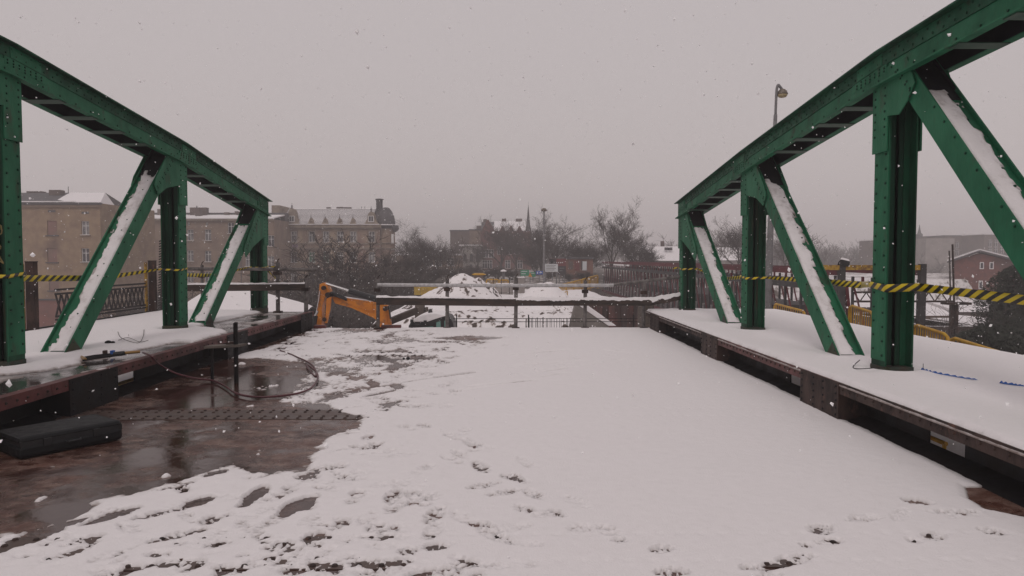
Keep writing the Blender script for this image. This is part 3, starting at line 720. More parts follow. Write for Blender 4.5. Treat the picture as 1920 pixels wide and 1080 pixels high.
# ================================================================ black and yellow tape
def tape_material():
    m = bpy.data.materials.new('hazard_tape'); m.use_nodes = True; t = m.node_tree; b = t.nodes['Principled BSDF']
    u = t.nodes.new('ShaderNodeAttribute'); u.attribute_name = 'run'
    f = t.nodes.new('ShaderNodeMath'); f.operation = 'FRACT'; t.links.new(u.outputs['Fac'], f.inputs[0])
    k = t.nodes.new('ShaderNodeMath'); k.operation = 'GREATER_THAN'; k.inputs[1].default_value = .5; t.links.new(f.outputs[0], k.inputs[0])
    x = t.nodes.new('ShaderNodeMix'); x.data_type = 'RGBA'; x.inputs[6].default_value = (.62, .47, .008, 1); x.inputs[7].default_value = (.012, .012, .012, 1)
    t.links.new(k.outputs[0], x.inputs[0]); t.links.new(x.outputs[2], b.inputs['Base Color']); b.inputs['Roughness'].default_value = .4
    return m
M['tape'] = tape_material()
def tape(name, label, keys, slant=1.0, group=None):
    """keys: (x, y, z, half-width) along the tape; ribbon hangs between"""
    P = []
    for (a, b) in zip(keys, keys[1:]):
        L = math.dist(a[:3], b[:3]); n = max(2, int(L / .05))
        for i in range(n):
            t = i / n; sag = b[4] if len(b) > 4 else 0
            w = (a[3] + (b[3] - a[3]) * t) * (1 if L < .5 else 1)
            P.append((a[0] + (b[0] - a[0]) * t, a[1] + (b[1] - a[1]) * t, a[2] + (b[2] - a[2]) * t - sag * 4 * t * (1 - t), w))
    P.append(keys[-1][:4]); V = []; run = []; s = 0; rr = random.Random(5)
    for i, p in enumerate(P):
        if i: s += math.dist(p[:3], P[i - 1][:3])
        tw = .25 * math.sin(s * 1.7) + .12 * math.sin(s * 5.1)
        q = P[min(i + 1, len(P) - 1)]; o = P[max(i - 1, 0)]; dx, dy = q[0] - o[0], q[1] - o[1]; l = math.hypot(dx, dy) or 1
        nx, ny = -dy / l, dx / l
        for e in (-1, 0, 1):
            off = e * p[3]; V.append((p[0] + nx * off * tw, p[1] + ny * off * tw, p[2] + off * math.cos(tw))); run.append(s / .155 + slant * off / .1)
    mb = MB(); mb.v = V
    for i in range(len(P) - 1):
        for e in (0, 1): mb.f.append((i * 3 + e, i * 3 + e + 1, i * 3 + 4 + e, i * 3 + 3 + e)); mb.m.append(0)
    o = mb.build(name, M['tape'], None, smooth=True)
    at = o.data.attributes.new('run', 'FLOAT', 'POINT'); at.data.foreach_set('value', run)
    sol = o.modifiers.new('thick', 'SOLIDIFY'); sol.thickness = .0012
    return tag(o, label, 'tape', group)
def wrap(X, y, z, inn, w):     # around a post: near face, then the deck face
    a = .185
    return [(X - inn * a, y - .165, z - .0, w, .0), (X + inn * a, y - .165, z - .015, w), (X + inn * a, y + .17, z + .02, w * .8)]
kr = [(5.05, 3.2, 1.15, .045), (4.85, 4.6, 1.20, .045)] + wrap(XR, YR[2], 1.33, -1, .045) + [(4.66, 9.2, 1.30, .045), (4.66, 11.2, 1.31, .04)] + wrap(XR, YR[3], 1.31, -1, .02) + [(4.68, 13.4, 1.30, .034), (4.68, 15.2, 1.20, .034)] + wrap(XR, YR[4], 1.40, -1, .02) + [(4.1, 17.18, 1.40, .02)]
tape('hazard_tape', 'black and yellow tape strung along the truss with the lamp post behind', kr, 1.0, 'tapes tied between the truss posts')
kl = [(-6.4, 3.6, 1.50, .042)] + wrap(XL, YL[2], 1.45, 1, .022) + [(-6.22, 9.2, 1.39, .042), (-6.22, 11.0, 1.34, .042)] + wrap(XL, YL[3], 1.45, 1, .016) + [(-6.24, 13.9, 1.32, .036), (-6.24, 15.4, 1.28, .036)] + wrap(XL, YL[4], 1.43, 1, .016) + [(-5.6, 17.47, 1.43, .02)]
tape('hazard_tape', 'black and yellow tape strung along the truss in front of the old tenements', kl, -.8, 'tapes tied between the truss posts')

# loose tape ends at the far left post
tape('hazard_tape', 'loose yellow tape end hanging from the post by the orange excavator', [(XL + .19, YL[4] - .17, 1.42, .018), (XL + .30, YL[4] - .1, 1.30, .02), (XL + .52, YL[4], 1.05, .018), (XL + .66, YL[4] + .05, .92, .015)], 1, 'loose tape ends')

# ================================================================ rails at the free end of the deck
def end_post(px, ytop, ybot, Y, wpx=7, m='galvd', label=None):
    a, b = pY(px, ytop, Y), pY(px, ybot, Y); z0 = WZ - .02 if b.z > .2 else -.04
    t = thing('barrier_post', label, 'post', (a.x, Y, z0), 'scaffold posts across the cut deck end')
    r = wpx * Y / F / 2
    MB().tube([(a.x, Y, z0), (a.x + .01, Y, a.z)], r, 8).build('tube', M[m], t)
    MB().box(a.x - r * 1.6, a.x + r * 1.6, Y - r * 1.6, Y + r * 1.6, a.z - .30, a.z - .22).build('clamp', M['rust'], t)
    MB().tube([(a.x, Y, a.z - .02), (a.x + .02, Y - .03, a.z + .05), (a.x + .06, Y - .03, a.z + .09)], .012, 5).build('hook', M['rust'], t)
    MB().box(a.x - .09, a.x + .09, Y - .09, Y + .09, z0, z0 + .035).build('foot_plate', M['rust'], t)
    return t
M['galvd'] = mat('weathered_tube', (.17, .155, .15), (.07, .06, .058), 7, .6, .75)
YE = 16.95
for px, yt, lab in ((708, 523, 'short steel post carrying the end of the deck rail beside the orange boom'), (838, 522, 'steel post of the end rail in front of the snow-roofed cab'),
                    (967, 520, 'steel post of the end rail between the two snow heaps'), (1097, 526, 'steel post of the end rail in front of the concrete wing wall'),
                    (1207, 528, 'steel post of the end rail beside the stone pier')):
    end_post(px, yt, 611, YE, 7, 'galvd', lab)
end_post(520, 492, 588, 17.15, 8, 'galvd', 'tall dark post on the walkway end beside the far green post')
end_post(573, 522, 606, 17.05, 8, 'galvd', 'dark post at the kerb end beside the excavator arm')
end_post(378, 497, 585, 17.15, 6, 'galvd', 'thin dark post at the walkway end behind the snow-filled diagonal')
def tube_thing(name, label, cat, pts, r, m, group=None, snow=0):
    o = thing(name, label, cat, pts[0], group)
    MB().tube(pts, r, 10).build('tube', M[m], o)
    if snow: MB().tube([(p[0], p[1], p[2] + r * .75) for p in pts], r * .55, 8).build('snow', M['snow'], o)
    return o
tube_thing('rail_tube', 'grey galvanised tube rail across the cut deck end above the snow heaps', 'rail', [pY(708, 534, YE - .07), pY(930, 535.5, YE - .07), pY(1150, 535, YE - .07)], .042, 'galv')
tube_thing('rail_tube', 'dark tube rail rising to the far right green post', 'rail', [pY(1146, 534.5, YE - .06), pY(1210, 527, YE - .02), pY(1276, 519, YE + .1)], .038, 'galvd')
tube_thing('rail_tube', 'dark tube rail in front of the old tenements at walkway end', 'rail', [pY(340, 504, 17.1), pY(470, 504.5, 17.1), pY(594, 506, 17.0)], .042, 'galvd')
def beam(label, pts, h, d, snowy, group):
    """a rough sawn beam, ragged snow lying on it"""
    t = thing('timber_beam', label, 'beam', pts[0], group)
    mb = MB()
    for a, b in zip(pts, pts[1:]): mb.bar(a, b, d, h)
    mb.build('plank', M['timber'], t, bevel=.006)
    rr = random.Random(int(pts[0][0] * 100)); sm = MB(); n = 0
    for a, b in zip(pts, pts[1:]):
        a, b = Vector(a), Vector(b); L = (b - a).length; k = max(4, int(L / .03)); vs = []
        for i in range(k + 1):
            p = a + (b - a) * (i / k); x = np.array([[p.x * 4.0]]); y = np.array([[p.z]])
            hh = .030 + .03 * float(fbm(x, y, 1.6, 5)[0, 0]); dr = max(.004, snowy * (h * .42 + h * .45 * float(fbm(x, y, 2.4, 8, 5, .7)[0, 0])))
            top = p + Vector((0, 0, h / 2)); f = -d / 2 - .008
            vs.append([top + Vector((0, d / 2, .002)), top + Vector((0, 0, max(.008, hh))), top + Vector((0, f, .004)), top + Vector((0, f - .004, -dr))])
        base = len(sm.v)
        for row in vs: sm.v += [tuple(q) for q in row]
        for i in range(k):
            for j in range(3): sm.f.append((base + i * 4 + j, base + i * 4 + j + 1, base + i * 4 + 5 + j, base + i * 4 + 4 + j)); sm.m.append(0)
    kind(sm.build('snow', M['snow'], t, smooth=True))
    return t
yb = YE - .12
beam('dark bare timber beam tied across the cut deck end beside the orange boom', [pY(706, 564, yb), pY(967, 567, yb)], .185, .09, .16, 'beams across the deck end')
beam('dark timber beam caked with ragged snow tied across the cut deck end', [pY(967.5, 566.5, yb), pY(1222, 566, yb)], .175, .09, .62, 'beams across the deck end')
beam('snow-caked round-edged beam running to the far right green post', [pY(1221, 566, yb + .01), pY(1275, 556, yb + .2)], .16, .12, .9, 'beams across the deck end')
beam('dark plank at the walkway end between the green post and the excavator', [pY(330, 540, 17.05), pY(572, 538, 17.0)], .165, .05, .12, 'beams across the deck end')

# outer posts and the leftover lattice railing on the left edge
def rail_post(px, Y, ztop, label):
    p = pX(px, 540, OL + .05); t = thing('railing_post', label, 'post', (OL + .05, Y, WZ), 'posts on the outer edge of the walkway')
    MB().box(OL + .05, OL + .19, Y - .06, Y + .06, WZ - .02, ztop).build('angle_post', M['rust'], t)
    MB().tube([(OL - .01, Y - .05, WZ - .1), (OL - .01, Y - .05, ztop - .03)], .035, 8).build('yellow_tube', M['yellow_old'], t)
    MB().box(OL + .045, OL + .195, Y - .065, Y + .065, ztop, ztop + .015).build('cap', M['dark'], t)
M['yellow_old'] = mat('worn_yellow_tube', (.40, .24, .03), (.16, .085, .03), 9, .55, lo=.45, hi=.6)
rail_post(62, 12.45, 1.58, 'rusty post with a worn yellow tube on the walkway edge by the near green post')
rail_post(285, 16.7, 1.58, 'rusty post with a worn yellow tube at the end of the lattice railing')
lt = thing('lattice_railing', 'dark iron lattice railing left on the outer edge of the snowy walkway', 'railing', (OL, 15.2, WZ))
y0, y1 = 13.3, 16.6
for z in (1.06, .98, .56, .5): MB().box(OL - .03, OL + .01, y0, y1, z - .018, z + .018).build('rail', M['lattice_d'], lt)
y = y0; pm = MB().bar((0, 0, 0), (0, .17, .42), .02, .03).mesh('strut', M['lattice_d']); pm2 = MB().bar((0, .17, 0), (0, 0, .42), .02, .03).mesh('strut', M['lattice_d'])
while y < y1 - .2:
    for q in (pm, pm2): place(q, 'strut', lt, (OL - .01, y, .56))
    y += .17
ch = thing('chain_pole', 'dark pole wound with heavy chain behind the second green post', 'pole', pY(303, 600, 18.5))
a, b = pY(303, 640, 18.5), pY(306, 448, 18.5)
MB().tube([a, b], .045, 8).build('pole', M['lattice_d'], ch)
cm = MB()
for k in range(40):
    p = a + (b - a) * (k / 40); cm.bar(p + Vector((-.07, -.06, 0)), p + Vector((.05, -.06, .05)), .035, .03)
kind(cm.build('chain_links', M['lattice_d'], ch))

# ================================================================ things lying about
# black case
def case():
    c = [pz(36, 864, -.035), pz(232, 824, -.035)]; a, b = c; d = (b - a); L = d.length; ang = math.atan2(d.y, d.x)
    t = thing('equipment_case', 'black hard-shell equipment case lying on the wet brown deck', 'case', ((a + b) / 2))
    ux, uy = Vector((math.cos(ang), math.sin(ang), 0)), Vector((-math.sin(ang), math.cos(ang), 0)); W_ = .52; H = .185
    def blk(name, m, u0, u1, v0, v1, z0, z1, bev):
        P = [a + ux * u + uy * v + Vector((0, 0, z)) for z in (z0, z1) for (u, v) in ((u0, v0), (u1, v0), (u1, v1), (u0, v1))]
        return MB().quad_box(P).build(name, M[m], t, bevel=bev)
    blk('shell', 'case', 0, L, 0, W_, .0, .12, .035); blk('lid', 'case', .005, L - .005, .005, W_ - .005, .1205, H, .06)
    blk('seam', 'black', .012, L - .008, .008, W_ - .008, .095, .150, 0)
    for f in (.25, .72): blk('latch', 'black', L * f - .03, L * f + .03, -.012, .0, .085, .15, .004)
    P = [a + ux * (L * .42) + Vector((0, 0, .09)) - uy * .002, a + ux * (L * .43) - uy * .035 + Vector((0, 0, .09)), a + ux * (L * .55) - uy * .035 + Vector((0, 0, .09)), a + ux * (L * .56) - uy * .002 + Vector((0, 0, .09))]
    MB().tube(P, .010, 6).build('handle', M['black'], t)
case()
# T-shaped angle-iron stand by the left kerb
b = pz(443, 718, -.035); t = thing('iron_stand', 'dark angle-iron stand with a small plank on top beside the left kerb', 'stand', b)
MB().box(b.x - .012, b.x + .032, b.y - .003, b.y + .003, -.04, pY(443, 604, b.y).z).box(b.x - .018, b.x - .0125, b.y - .03, b.y + .012, -.04, pY(443, 604, b.y).z - .01).build('upright', M['dark'], t)
q0, q1 = pY(390, 650, b.y + .1), pY(456, 647, b.y + .02)
MB().bar(q0, q1, .20, .03).build('shelf_plank', M['board'] if 'board' in M else M['stone'], t)
MB().tube([(q0.x + .05, q0.y, -.04), (q0.x + .05, q0.y, q0.z)], .022, 6).build('prop', M['dark'], t)
MB().box(q0.x + .26, q0.x + .36, q0.y - .04, q0.y + .04, q0.z + .016, q0.z + .07).build('block', M['rust'], t)
# cutting torch and hose
def smooth(pts, n=8):
    P = [Vector(p) for p in pts]; out = []
    for i in range(len(P) - 1):
        p0, p1, p2, p3 = P[max(i - 1, 0)], P[i], P[i + 1], P[min(i + 2, len(P) - 1)]
        for k in range(n):
            t = k / n; out.append(.5 * ((2 * p1) + (p2 - p0) * t + (2 * p0 - 5 * p1 + 4 * p2 - p3) * t * t + (3 * p1 - p0 - 3 * p2 + p3) * t ** 3))
    return out + [P[-1]]
wz = WZ + .03; dz = -.01
hp = [pz(268, 661, wz)] + [pz(283, 668, wz)] + [pX(300, 684, KL + .03)] + [pz(330, 700, .10), pz(365, 709, .02)] + [pz(x, y, dz) for x, y in ((400, 714), (422, 724), (442, 737), (475, 744), (520, 743), (560, 737), (585, 726), (596, 708), (590, 694), (575, 684), (580, 694), (592, 706), (590, 690), (576, 678), (558, 670), (545, 664), (525, 657))]
hs = tag(MB().tube(smooth(hp), .0125, 8).build('gas_hose', M['hose_r'], None, smooth=True), 'dark red gas hose looping from the kerb over wet steel onto the snow', 'hose')
t = thing('cutting_torch', 'cutting torch with twin pipes and valves lying on the left walkway', 'torch', pz(215, 662, WZ))
for o_ in (-1.5, 1.5, 4): MB().tube([pz(155, 672 + o_, wz - .01), pz(178, 668 + o_, wz), pz(235, 662 + o_ * .6, wz + .01)], .011, 6).build('pipe', M['dark'], t)
MB().tube([pz(150, 668, wz - .02), pz(156, 671, wz), pz(160, 674, wz)], .02, 6).build('nozzle', M['brass'], t)
for x in (197, 211): MB().box(*(lambda p: (p.x - .02, p.x + .02, p.y - .03, p.y + .03, p.z - .02, p.z + .05))(pz(x, 664, wz))).build('valve', M['blue'] if x > 200 else M['rust'], t, bevel=.006)
MB().tube([pz(213, 664, wz + .01), pz(233, 662, wz + .02)], .028, 8).build('grip', M['black'], t)
MB().tube([pz(234, 662, wz + .02), pz(262, 659.5, wz + .02)], .02, 8).build('fitting', M['brass'], t)
# wire twigs and a dark lump on the left walkway snow
for k, (pp, lab) in enumerate((([(221, 622), (228, 634), (258, 643), (268, 632), (270, 618)], 'bent dead twig lying on the left walkway snow beside the torch'), ([(222, 638), (240, 633), (262, 641), (278, 638)], 'thin straight dead twig crossing the bent one on walkway snow'))):
    tag(MB().tube(smooth([pz(x, y, WZ + .06 + .02 * (i % 2)) for i, (x, y) in enumerate(pp)], 4), .0045, 4).build('twig', M['bark']), lab, 'twig', 'twigs on the walkway')
c = pz(203, 643, WZ + .05); lm = MB()
for (dx, dy, r) in ((0, 0, .05), (.06, .01, .035)): lm.lathe([(r * .5, -.02), (r, .0), (r * .8, r * .5), (r * .2, r * .75)], (c.x + dx, c.y + dy, c.z), 7)
tag(lm.build('stone', M['inside'], None, smooth=True), 'small black lump lying on the snow of the left walkway', 'stone')
# black lump in the middle of the snow
c = pz(765, 672, .0); lm = MB()
for (dx, r) in ((0, .035), (-.07, .022)): lm.lathe([(r * .5, -.02), (r, .0), (r * .8, r * .5), (r * .2, r * .75)], (c.x + dx, c.y, c.z), 7)
tag(lm.build('stone', M['inside'], None, smooth=True), 'small black lump sitting on the snow in the middle of the deck', 'stone')
# blue strap on the right walkway
P = [pz(x, y, WZ + .058) for x, y in ((1728, 694), (1740, 697), (1765, 702), (1800, 708), (1830, 712))]; P2 = [pz(x, y, WZ + .055) for x, y in ((1876, 719), (1900, 722), (1918, 724))]
t = thing('blue_strap', 'crumpled blue strap half buried in the right walkway snow', 'strap', P[0])
for pp in (P, P2):
    sp = smooth(pp, 8); mb = MB(); n = len(sp)
    for i, p in enumerate(sp):
        h = .022 * (1 - .6 * i / n) * (1 + .5 * math.sin(i * 2.1)); mb.v += [(p.x, p.y + .02, p.z), (p.x + .004 * math.sin(i), p.y, p.z + h), (p.x, p.y - .03, p.z + .002)]
    for i in range(n - 1):
        for j in (0, 1): mb.f.append((i * 3 + j, i * 3 + j + 1, i * 3 + j + 4, i * 3 + j + 3)); mb.m.append(0)
    mb.build('webbing', M['blue'], t)
MB().tube([pz(1731, 697, WZ + .02), pz(1731, 682, WZ + .09)], .004, 4).build('wire_end', M['dark'], t)
# small wire by the near right post
tag(MB().tube(smooth([pz(1700, 683, WZ + .06), pz(1640, 690, WZ + .10), pz(1600, 690, WZ + .06), pz(1612, 675, WZ + .12)], 6), .005, 4).build('wire', M['dark']), 'thin dark wire curling out of the snow at the right post foot', 'wire')
# ================================================================ yellow barriers and lamp beyond the right edge
def yellow_barrier(a, b, ha, label, group, bars=13, th=1.0):
    """a, b: top corners (near the posts); ha: height"""
    a, b = Vector(a), Vector(b); t = thing('pedestrian_barrier', label, 'barrier', (a.x, a.y, a.z - ha), group)
    d = (b - a).normalized(); dn = Vector((0, 0, -1)); r = .12
    pts = [a + dn * ha, a + dn * r, a + dn * r * .3 + d * r * .3, a + d * r, b - d * r, b + dn * r * .3 - d * r * .3, b + dn * r, b + dn * ha]
    MB().tube(pts, .030 * th, 8).build('frame', M['yellow'], t, smooth=True)
    MB().tube([a + dn * ha * .82, b + dn * ha * .82], .022 * th, 6).build('lower_rail', M['yellow'], t)
    L = (b - a).length; mb = MB()
    for k in range(1, bars + 1):
        p = a + (b - a) * (k / (bars + 1)); mb.tube([p + dn * .02, p + dn * ha * .82], .011 * th, 5, False)
    kind(mb.build('bar_infill', M['yellow'], t))
    for p in (a, b): MB().bar(p + dn * ha + Vector((-.22, 0, .0)), p + dn * ha + Vector((.22, 0, .0)), .05, .02).build('foot', M['yellow'], t)
    return t
XB = 7.35; H = 1.28
gB = 'yellow barriers along the path outside the right truss'
def top_pts(p0, p1, x): return pX(p0[0], p0[1] - 5, x), pX(p1[0], p1[1] - 5, x)
yellow_barrier(*top_pts((1452, 574), (1509, 589), XB + .4), 1.2, 'yellow tube barrier peeking over the snow edge behind the second right post', gB)
yellow_barrier(*top_pts((1593, 577), (1638, 592), XB), H, 'tall standing yellow tube barrier between the lamp-side diagonal and near right post', gB, 10)
yellow_barrier(*top_pts((1640, 594), (1711, 612), XB), H, 'yellow tube barrier hidden mostly by the near right post', gB)
yellow_barrier(*top_pts((1713, 613), (1779, 634), XB), H, 'yellow tube barrier just past the near right post in front of the rusty mast', gB)
yellow_barrier(*top_pts((1782, 637), (1893, 672), XB), H, 'yellow tube barrier sinking behind the snow edge below the dark scrub', gB)
for (x, y0, y1, lab) in ((5.45, 4.2, 7.4, 'yellow tube rail under the right walkway seen through the near cut-out'), (5.45, 8.6, 12.2, 'yellow tube rail under the right walkway seen through the smaller cut-out'), (-5.35, 8.66, 12.2, 'yellow plank rail under the left walkway seen through its cut-out')):
    t = thing('yellow_rail', lab, 'rail', (x, y0, -.8), 'yellow rails under the walkways')
    z = -.64 if x > 0 else -.10
    MB().tube([(x, y0, z), (x, y1, z)], .03, 8).build('tube', M['yellow'], t)
    for y in (y0 + .03, y1 - .2): MB().tube([(x, y, -.82), (x, y, z)], .025, 6).build('leg', M['yellow'], t)

# street lamp
LY = 22.0; tp = pY(1458, 163, LY); bs = pY(1443, 470, LY)
bx = bs.x - .03; t = thing('street_lamp', 'grey street lamp with hooked neck and amber bowl rising behind the right truss', 'street lamp', (bx, LY, -.8))
MB().tube([(bx, LY, -.8), (bs.x, LY, bs.z), (pY(1449, 330, LY).x, LY, pY(1449, 330, LY).z), (pY(1454, 215, LY).x, LY, pY(1454, 215, LY).z)], [.11, .10, .075, .055], 10).build('column', M['pole'], t, smooth=True)
MB().tube(smooth([pY(1454, 217, LY), pY(1455.5, 180, LY), pY(1457, 164, LY), pY(1459.5, 159.5, LY), pY(1462, 162, LY), pY(1466, 167, LY)], 5), .042, 8).build('neck', M['pole'], t, smooth=True)
c = pY(1467, 176, LY); s_ = LY / F
MB().lathe([(.02, 9.5 * s_), (4.5 * s_, 8.5 * s_), (8 * s_, 5 * s_), (10 * s_, -.5 * s_), (9.7 * s_, -1.2 * s_)], c, 16).build('hood', M['hood'], t, smooth=True)
MB().lathe([(9.3 * s_, -1.3 * s_), (8.8 * s_, -3.5 * s_), (6.5 * s_, -6 * s_), (2 * s_, -7.2 * s_)], c, 16).build('bowl', M['lens'], t, smooth=True)

# ================================================================ temporary lattice footbridge on the right
FX0, FX1, FY0, FY1 = 9.35, 11.6, 19.6, 67.0
fb = thing('footbridge', 'long lattice footbridge with dark red top rail running beside the gap', 'footbridge', (FX0, FY0, -1.6))
zt, zb = 1.34, -1.35
for x in (FX0, FX1):
    MB().box(x - .06, x + .06, FY0, FY1, zt - .17, zt).build('red_top_girder', M['redgirder'], fb)
    MB().box(x - .09, x + .09, FY0, FY1, zt - .62, zt - .45).build('grey_girder', M['greygirder'], fb)
    MB().box(x - .10, x + .10, FY0, FY1, zb - .12, zb + .05).build('bottom_chord', M['redgirder'], fb)
vm = MB().box(-.035, .035, -.04, .04, zb, zt - .3).mesh('lattice_post', M['greygirder']); rm = MB().box(-.03, .03, -.04, .04, zt - .46, zt - .29).mesh('rail_post', M['redgirder'])
d1 = MB().bar((0, 0, zb), (0, 1.18, zt - .6), .03, .05, (1, 0, 0)).mesh('brace', M['redgirder']); d2 = MB().bar((0, .6, zb + .9), (0, .9, zb), .05, .09, (1, 0, 0)).mesh('light_brace', M['lattice_l'])
y = FY0 + .1
while y < FY1 - 1.2:
    for x in (FX0, FX1):
        place(vm, 'lattice_post', fb, (x, y, 0)); place(rm, 'rail_post', fb, (x, y + .6, 0)); place(d1, 'brace', fb, (x, y, 0)); place(d2, 'light_brace', fb, (x - .05, y + .1, 0))
    y += 1.25
MB().box(FX0 + .12, FX1 - .12, FY0, FY1, zb - .16, zb - .03).build('floor', M['timber'], fb)
MB().box(FX0 + .12, FX1 - .12, FY0, FY1, zb - .028, zb + .01).build('floor_snow', M['snow'], fb)
for yy in (FY0 - .05,):
    for x in (FX0, FX1): MB().box(x - .08, x + .08, yy - .08, yy + .08, zb - .6, zt + .15).build('end_post', M['greygirder'], fb)
    MB().box(FX0 - .6, FX1 + .1, yy - .05, yy + .06, zt - .02, zt + .12).build('portal_beam', M['yellow_old'], fb)
    MB().bar((FX0 + .12, yy, zt - .4), (FX0 + .45, yy + .1, zb), .09, .12).build('portal_brace', M['redgirder'], fb)
MB().box(FX0 + .04, FX1 - .04, FY0 + 6, FY1, zb + .06, zb + 1.3).build('board_lining', M['lattice_d'], fb)
# small floodlight on the portal
c = pY(1583, 492, FY0 - .1); t = thing('floodlight', 'small snow-capped floodlight on a bent bracket above the footbridge end', 'floodlight', c)
MB().tube(smooth([(c.x - .15, c.y, zt + .12), (c.x - .15, c.y, c.z), (c.x - .05, c.y, c.z + .1)], 5), .015, 6).build('bracket', M['dark'], t)
MB().quad_box([(c.x - .09, c.y - .06, c.z - .08), (c.x + .11, c.y - .06, c.z - .12), (c.x + .11, c.y + .06, c.z - .12), (c.x - .09, c.y + .06, c.z - .08), (c.x - .09, c.y - .06, c.z + .08), (c.x + .13, c.y - .06, c.z + .03), (c.x + .13, c.y + .06, c.z + .03), (c.x - .09, c.y + .06, c.z + .08)]).build('housing', M['black'], t)
MB().quad_box([(c.x - .09, c.y - .06, c.z + .081), (c.x + .13, c.y - .06, c.z + .031), (c.x + .13, c.y + .06, c.z + .031), (c.x - .09, c.y + .06, c.z + .081), (c.x - .06, c.y - .04, c.z + .13), (c.x + .1, c.y - .04, c.z + .09), (c.x + .1, c.y + .04, c.z + .09), (c.x - .06, c.y + .04, c.z + .13)]).build('snow_cap', M['snow'], t)

# ================================================================ backhoe in the pit
EY = 23.5; gp = -3.3
ex = thing('backhoe_excavator', 'orange backhoe with folded arm and a snow-covered cab roof in the pit', 'excavator', (pY(760, 600, EY).x, EY, gp))
def plate(name, pix, m, Y, th, bevel=.015, parent=None):
    return MB().prism([pY(x, y, Y) for x, y in pix], (0, th, 0)).build(name, M[m], parent or ex, bevel=bevel)
bo = plate('boom', [(622, 557), (634, 556.5), (700, 566), (718, 570), (727, 573), (733, 615), (735, 640), (720, 690), (706, 690), (713, 640), (711, 612), (708, 602), (700, 596), (660, 578), (628, 569)], 'orange', EY, .30)
plate('boom_side_plate', [(632, 560), (698, 569.5), (700, 586), (664, 574)], 'orange', EY - .03, .03, .006, bo)
plate('boom_side_plate', [(713, 576), (724, 577), (730, 640), (717, 640)], 'orange', EY - .03, .03, .006, bo)
plate('hydraulic_line', [(724, 572), (730, 574), (733, 598), (729, 598)], 'black', EY + .02, .1, .004, bo)
di = plate('dipper', [(599, 533), (606, 530), (612, 534), (618, 545), (618, 551), (609, 558), (604, 575), (603, 606), (604, 640), (590, 660), (588, 604), (592, 590), (597, 556), (598, 545)], 'orange', EY - .08, .38)
plate('linkage', [(612, 560), (621, 556), (619, 580), (613, 606), (609, 606), (611, 580)], 'orange', EY - .20, .1, .006)
plate('bucket', [(586, 640), (606, 640), (622, 690), (600, 720), (570, 706)], 'rust', EY - .3, .8)
for (x, y, r) in ((606, 540, .07), (614, 553, .085), (722, 579, .08), (608, 599, .07)):
    c = pY(x, y, EY - .22); MB().tube([c, c + Vector((0, .66, 0))], r, 12).build('pivot_pin', M['rust'], ex)
MB().tube([pY(611, 532, EY + .06), pY(656, 546, EY + .06)], .045, 8).build('cylinder_rod', M['chrome'], ex)
MB().tube([pY(654, 545.5, EY + .06), pY(712, 563, EY + .06)], .105, 10).build('cylinder_barrel', M['black'], ex)
MB().tube([pY(596, 583, EY - .3), pY(586, 602, EY - .3)], .04, 8).build('bucket_rod', M['chrome'], ex)
MB().tube([pY(591, 592, EY - .28), pY(588, 612, EY - .28)], .09, 8).build('bucket_cylinder', M['black'], ex)
MB().tube([pY(600, 545, EY - .13), pY(598, 560, EY - .13), pY(593, 586, EY - .13)], .02, 6).build('light_pipe', M['chrome'], ex)
for k in range(4):
    MB().tube(smooth([pY(612, 562 + k, EY - .1 + k * .05), pY(620, 549 + 2 * k, EY - .15 + k * .05), pY(634, 552 + 1.5 * k, EY - .12), pY(650, 560 + k, EY - .06)], 5), .03, 6).build('hose', M['black'], ex, smooth=True)
plate('boom_snow', [(640, 557.2), (700, 565.8), (700, 564.6), (670, 560), (640, 556)], 'snow', EY + .03, .22, .004, bo)
# slewing post, chassis, wheels
c0, c1 = pY(722, 640, EY), pY(800, 620, EY + 1.6)
MB().box(c0.x - .35, c0.x + .35, EY - .2, EY + .5, -2.6, -1.2).build('swing_post', M['orange'], ex, bevel=.03)
MB().box(c0.x + .1, c1.x + 2.8, EY + .3, EY + 1.7, -2.75, -1.9).build('chassis', M['orange'], ex, bevel=.05)
for (x, y, r) in ((c0.x + .9, EY + .25, .62), (c0.x + .9, EY + 1.95, .62), (c1.x + 2.2, EY + .35, .45), (c1.x + 2.2, EY + 1.85, .45)):
    wh = MB().tube([(x, y - .19, gp + r), (x, y - .15, gp + r), (x, y + .15, gp + r), (x, y + .19, gp + r)], [r * .9, r, r, r * .9], 20).build('wheel', M['black'], ex)
    MB().tube([(x, y - .21, gp + r), (x, y + .21, gp + r)], r * .5, 14).build('rim', M['yellow'], wh)
# cab
CY = EY + .5
cb = plate('cab', [(766, 612), (770, 603), (800, 604), (836, 592.5), (843, 594), (849, 604), (851, 614), (852, 700), (764, 700)], 'black', CY, 1.35, .05)
plate('roof_snow', [(771, 603.3), (778, 597), (792, 590.5), (806, 588), (820, 588.5), (833, 591.5), (836, 592.3), (820, 597), (801, 603.6)], 'snow', CY - .04, 1.43, .04, cb)
plate('side_window', [(818, 604.5), (826, 602), (827, 640), (818, 640)], 'glass_t', CY - .02, .03, 0, cb); plate('side_window', [(833, 601.5), (839, 600), (840, 640), (834, 640)], 'glass_t', CY - .02, .03, 0, cb)
plate('rear_window', [(772, 615), (812, 612), (812, 660), (770, 660)], 'glass_t', CY - .02, .03, 0, cb)
for (x, y) in ((772, 602), (789, 606.5), (797, 604)): plate('work_lamp', [(x - 3, y - 3), (x + 2.5, y - 3), (x + 2.5, y + 2.6), (x - 3, y + 2.6)], 'black', CY - .25, .14, .01, cb)
MB().tube([pY(767, 612, CY - .1), pY(771, 608.5, CY - .1), pY(784, 609, CY - .1), pY(800, 611, CY - .1)], .03, 6).build('grab_bar', M['black'], cb)
c = pY(807, 586, CY + .5); MB().lathe([(.08, -.05), (.07, .05), (.05, .10), (.03, .12)], c, 10).build('beacon', M['black'], cb)
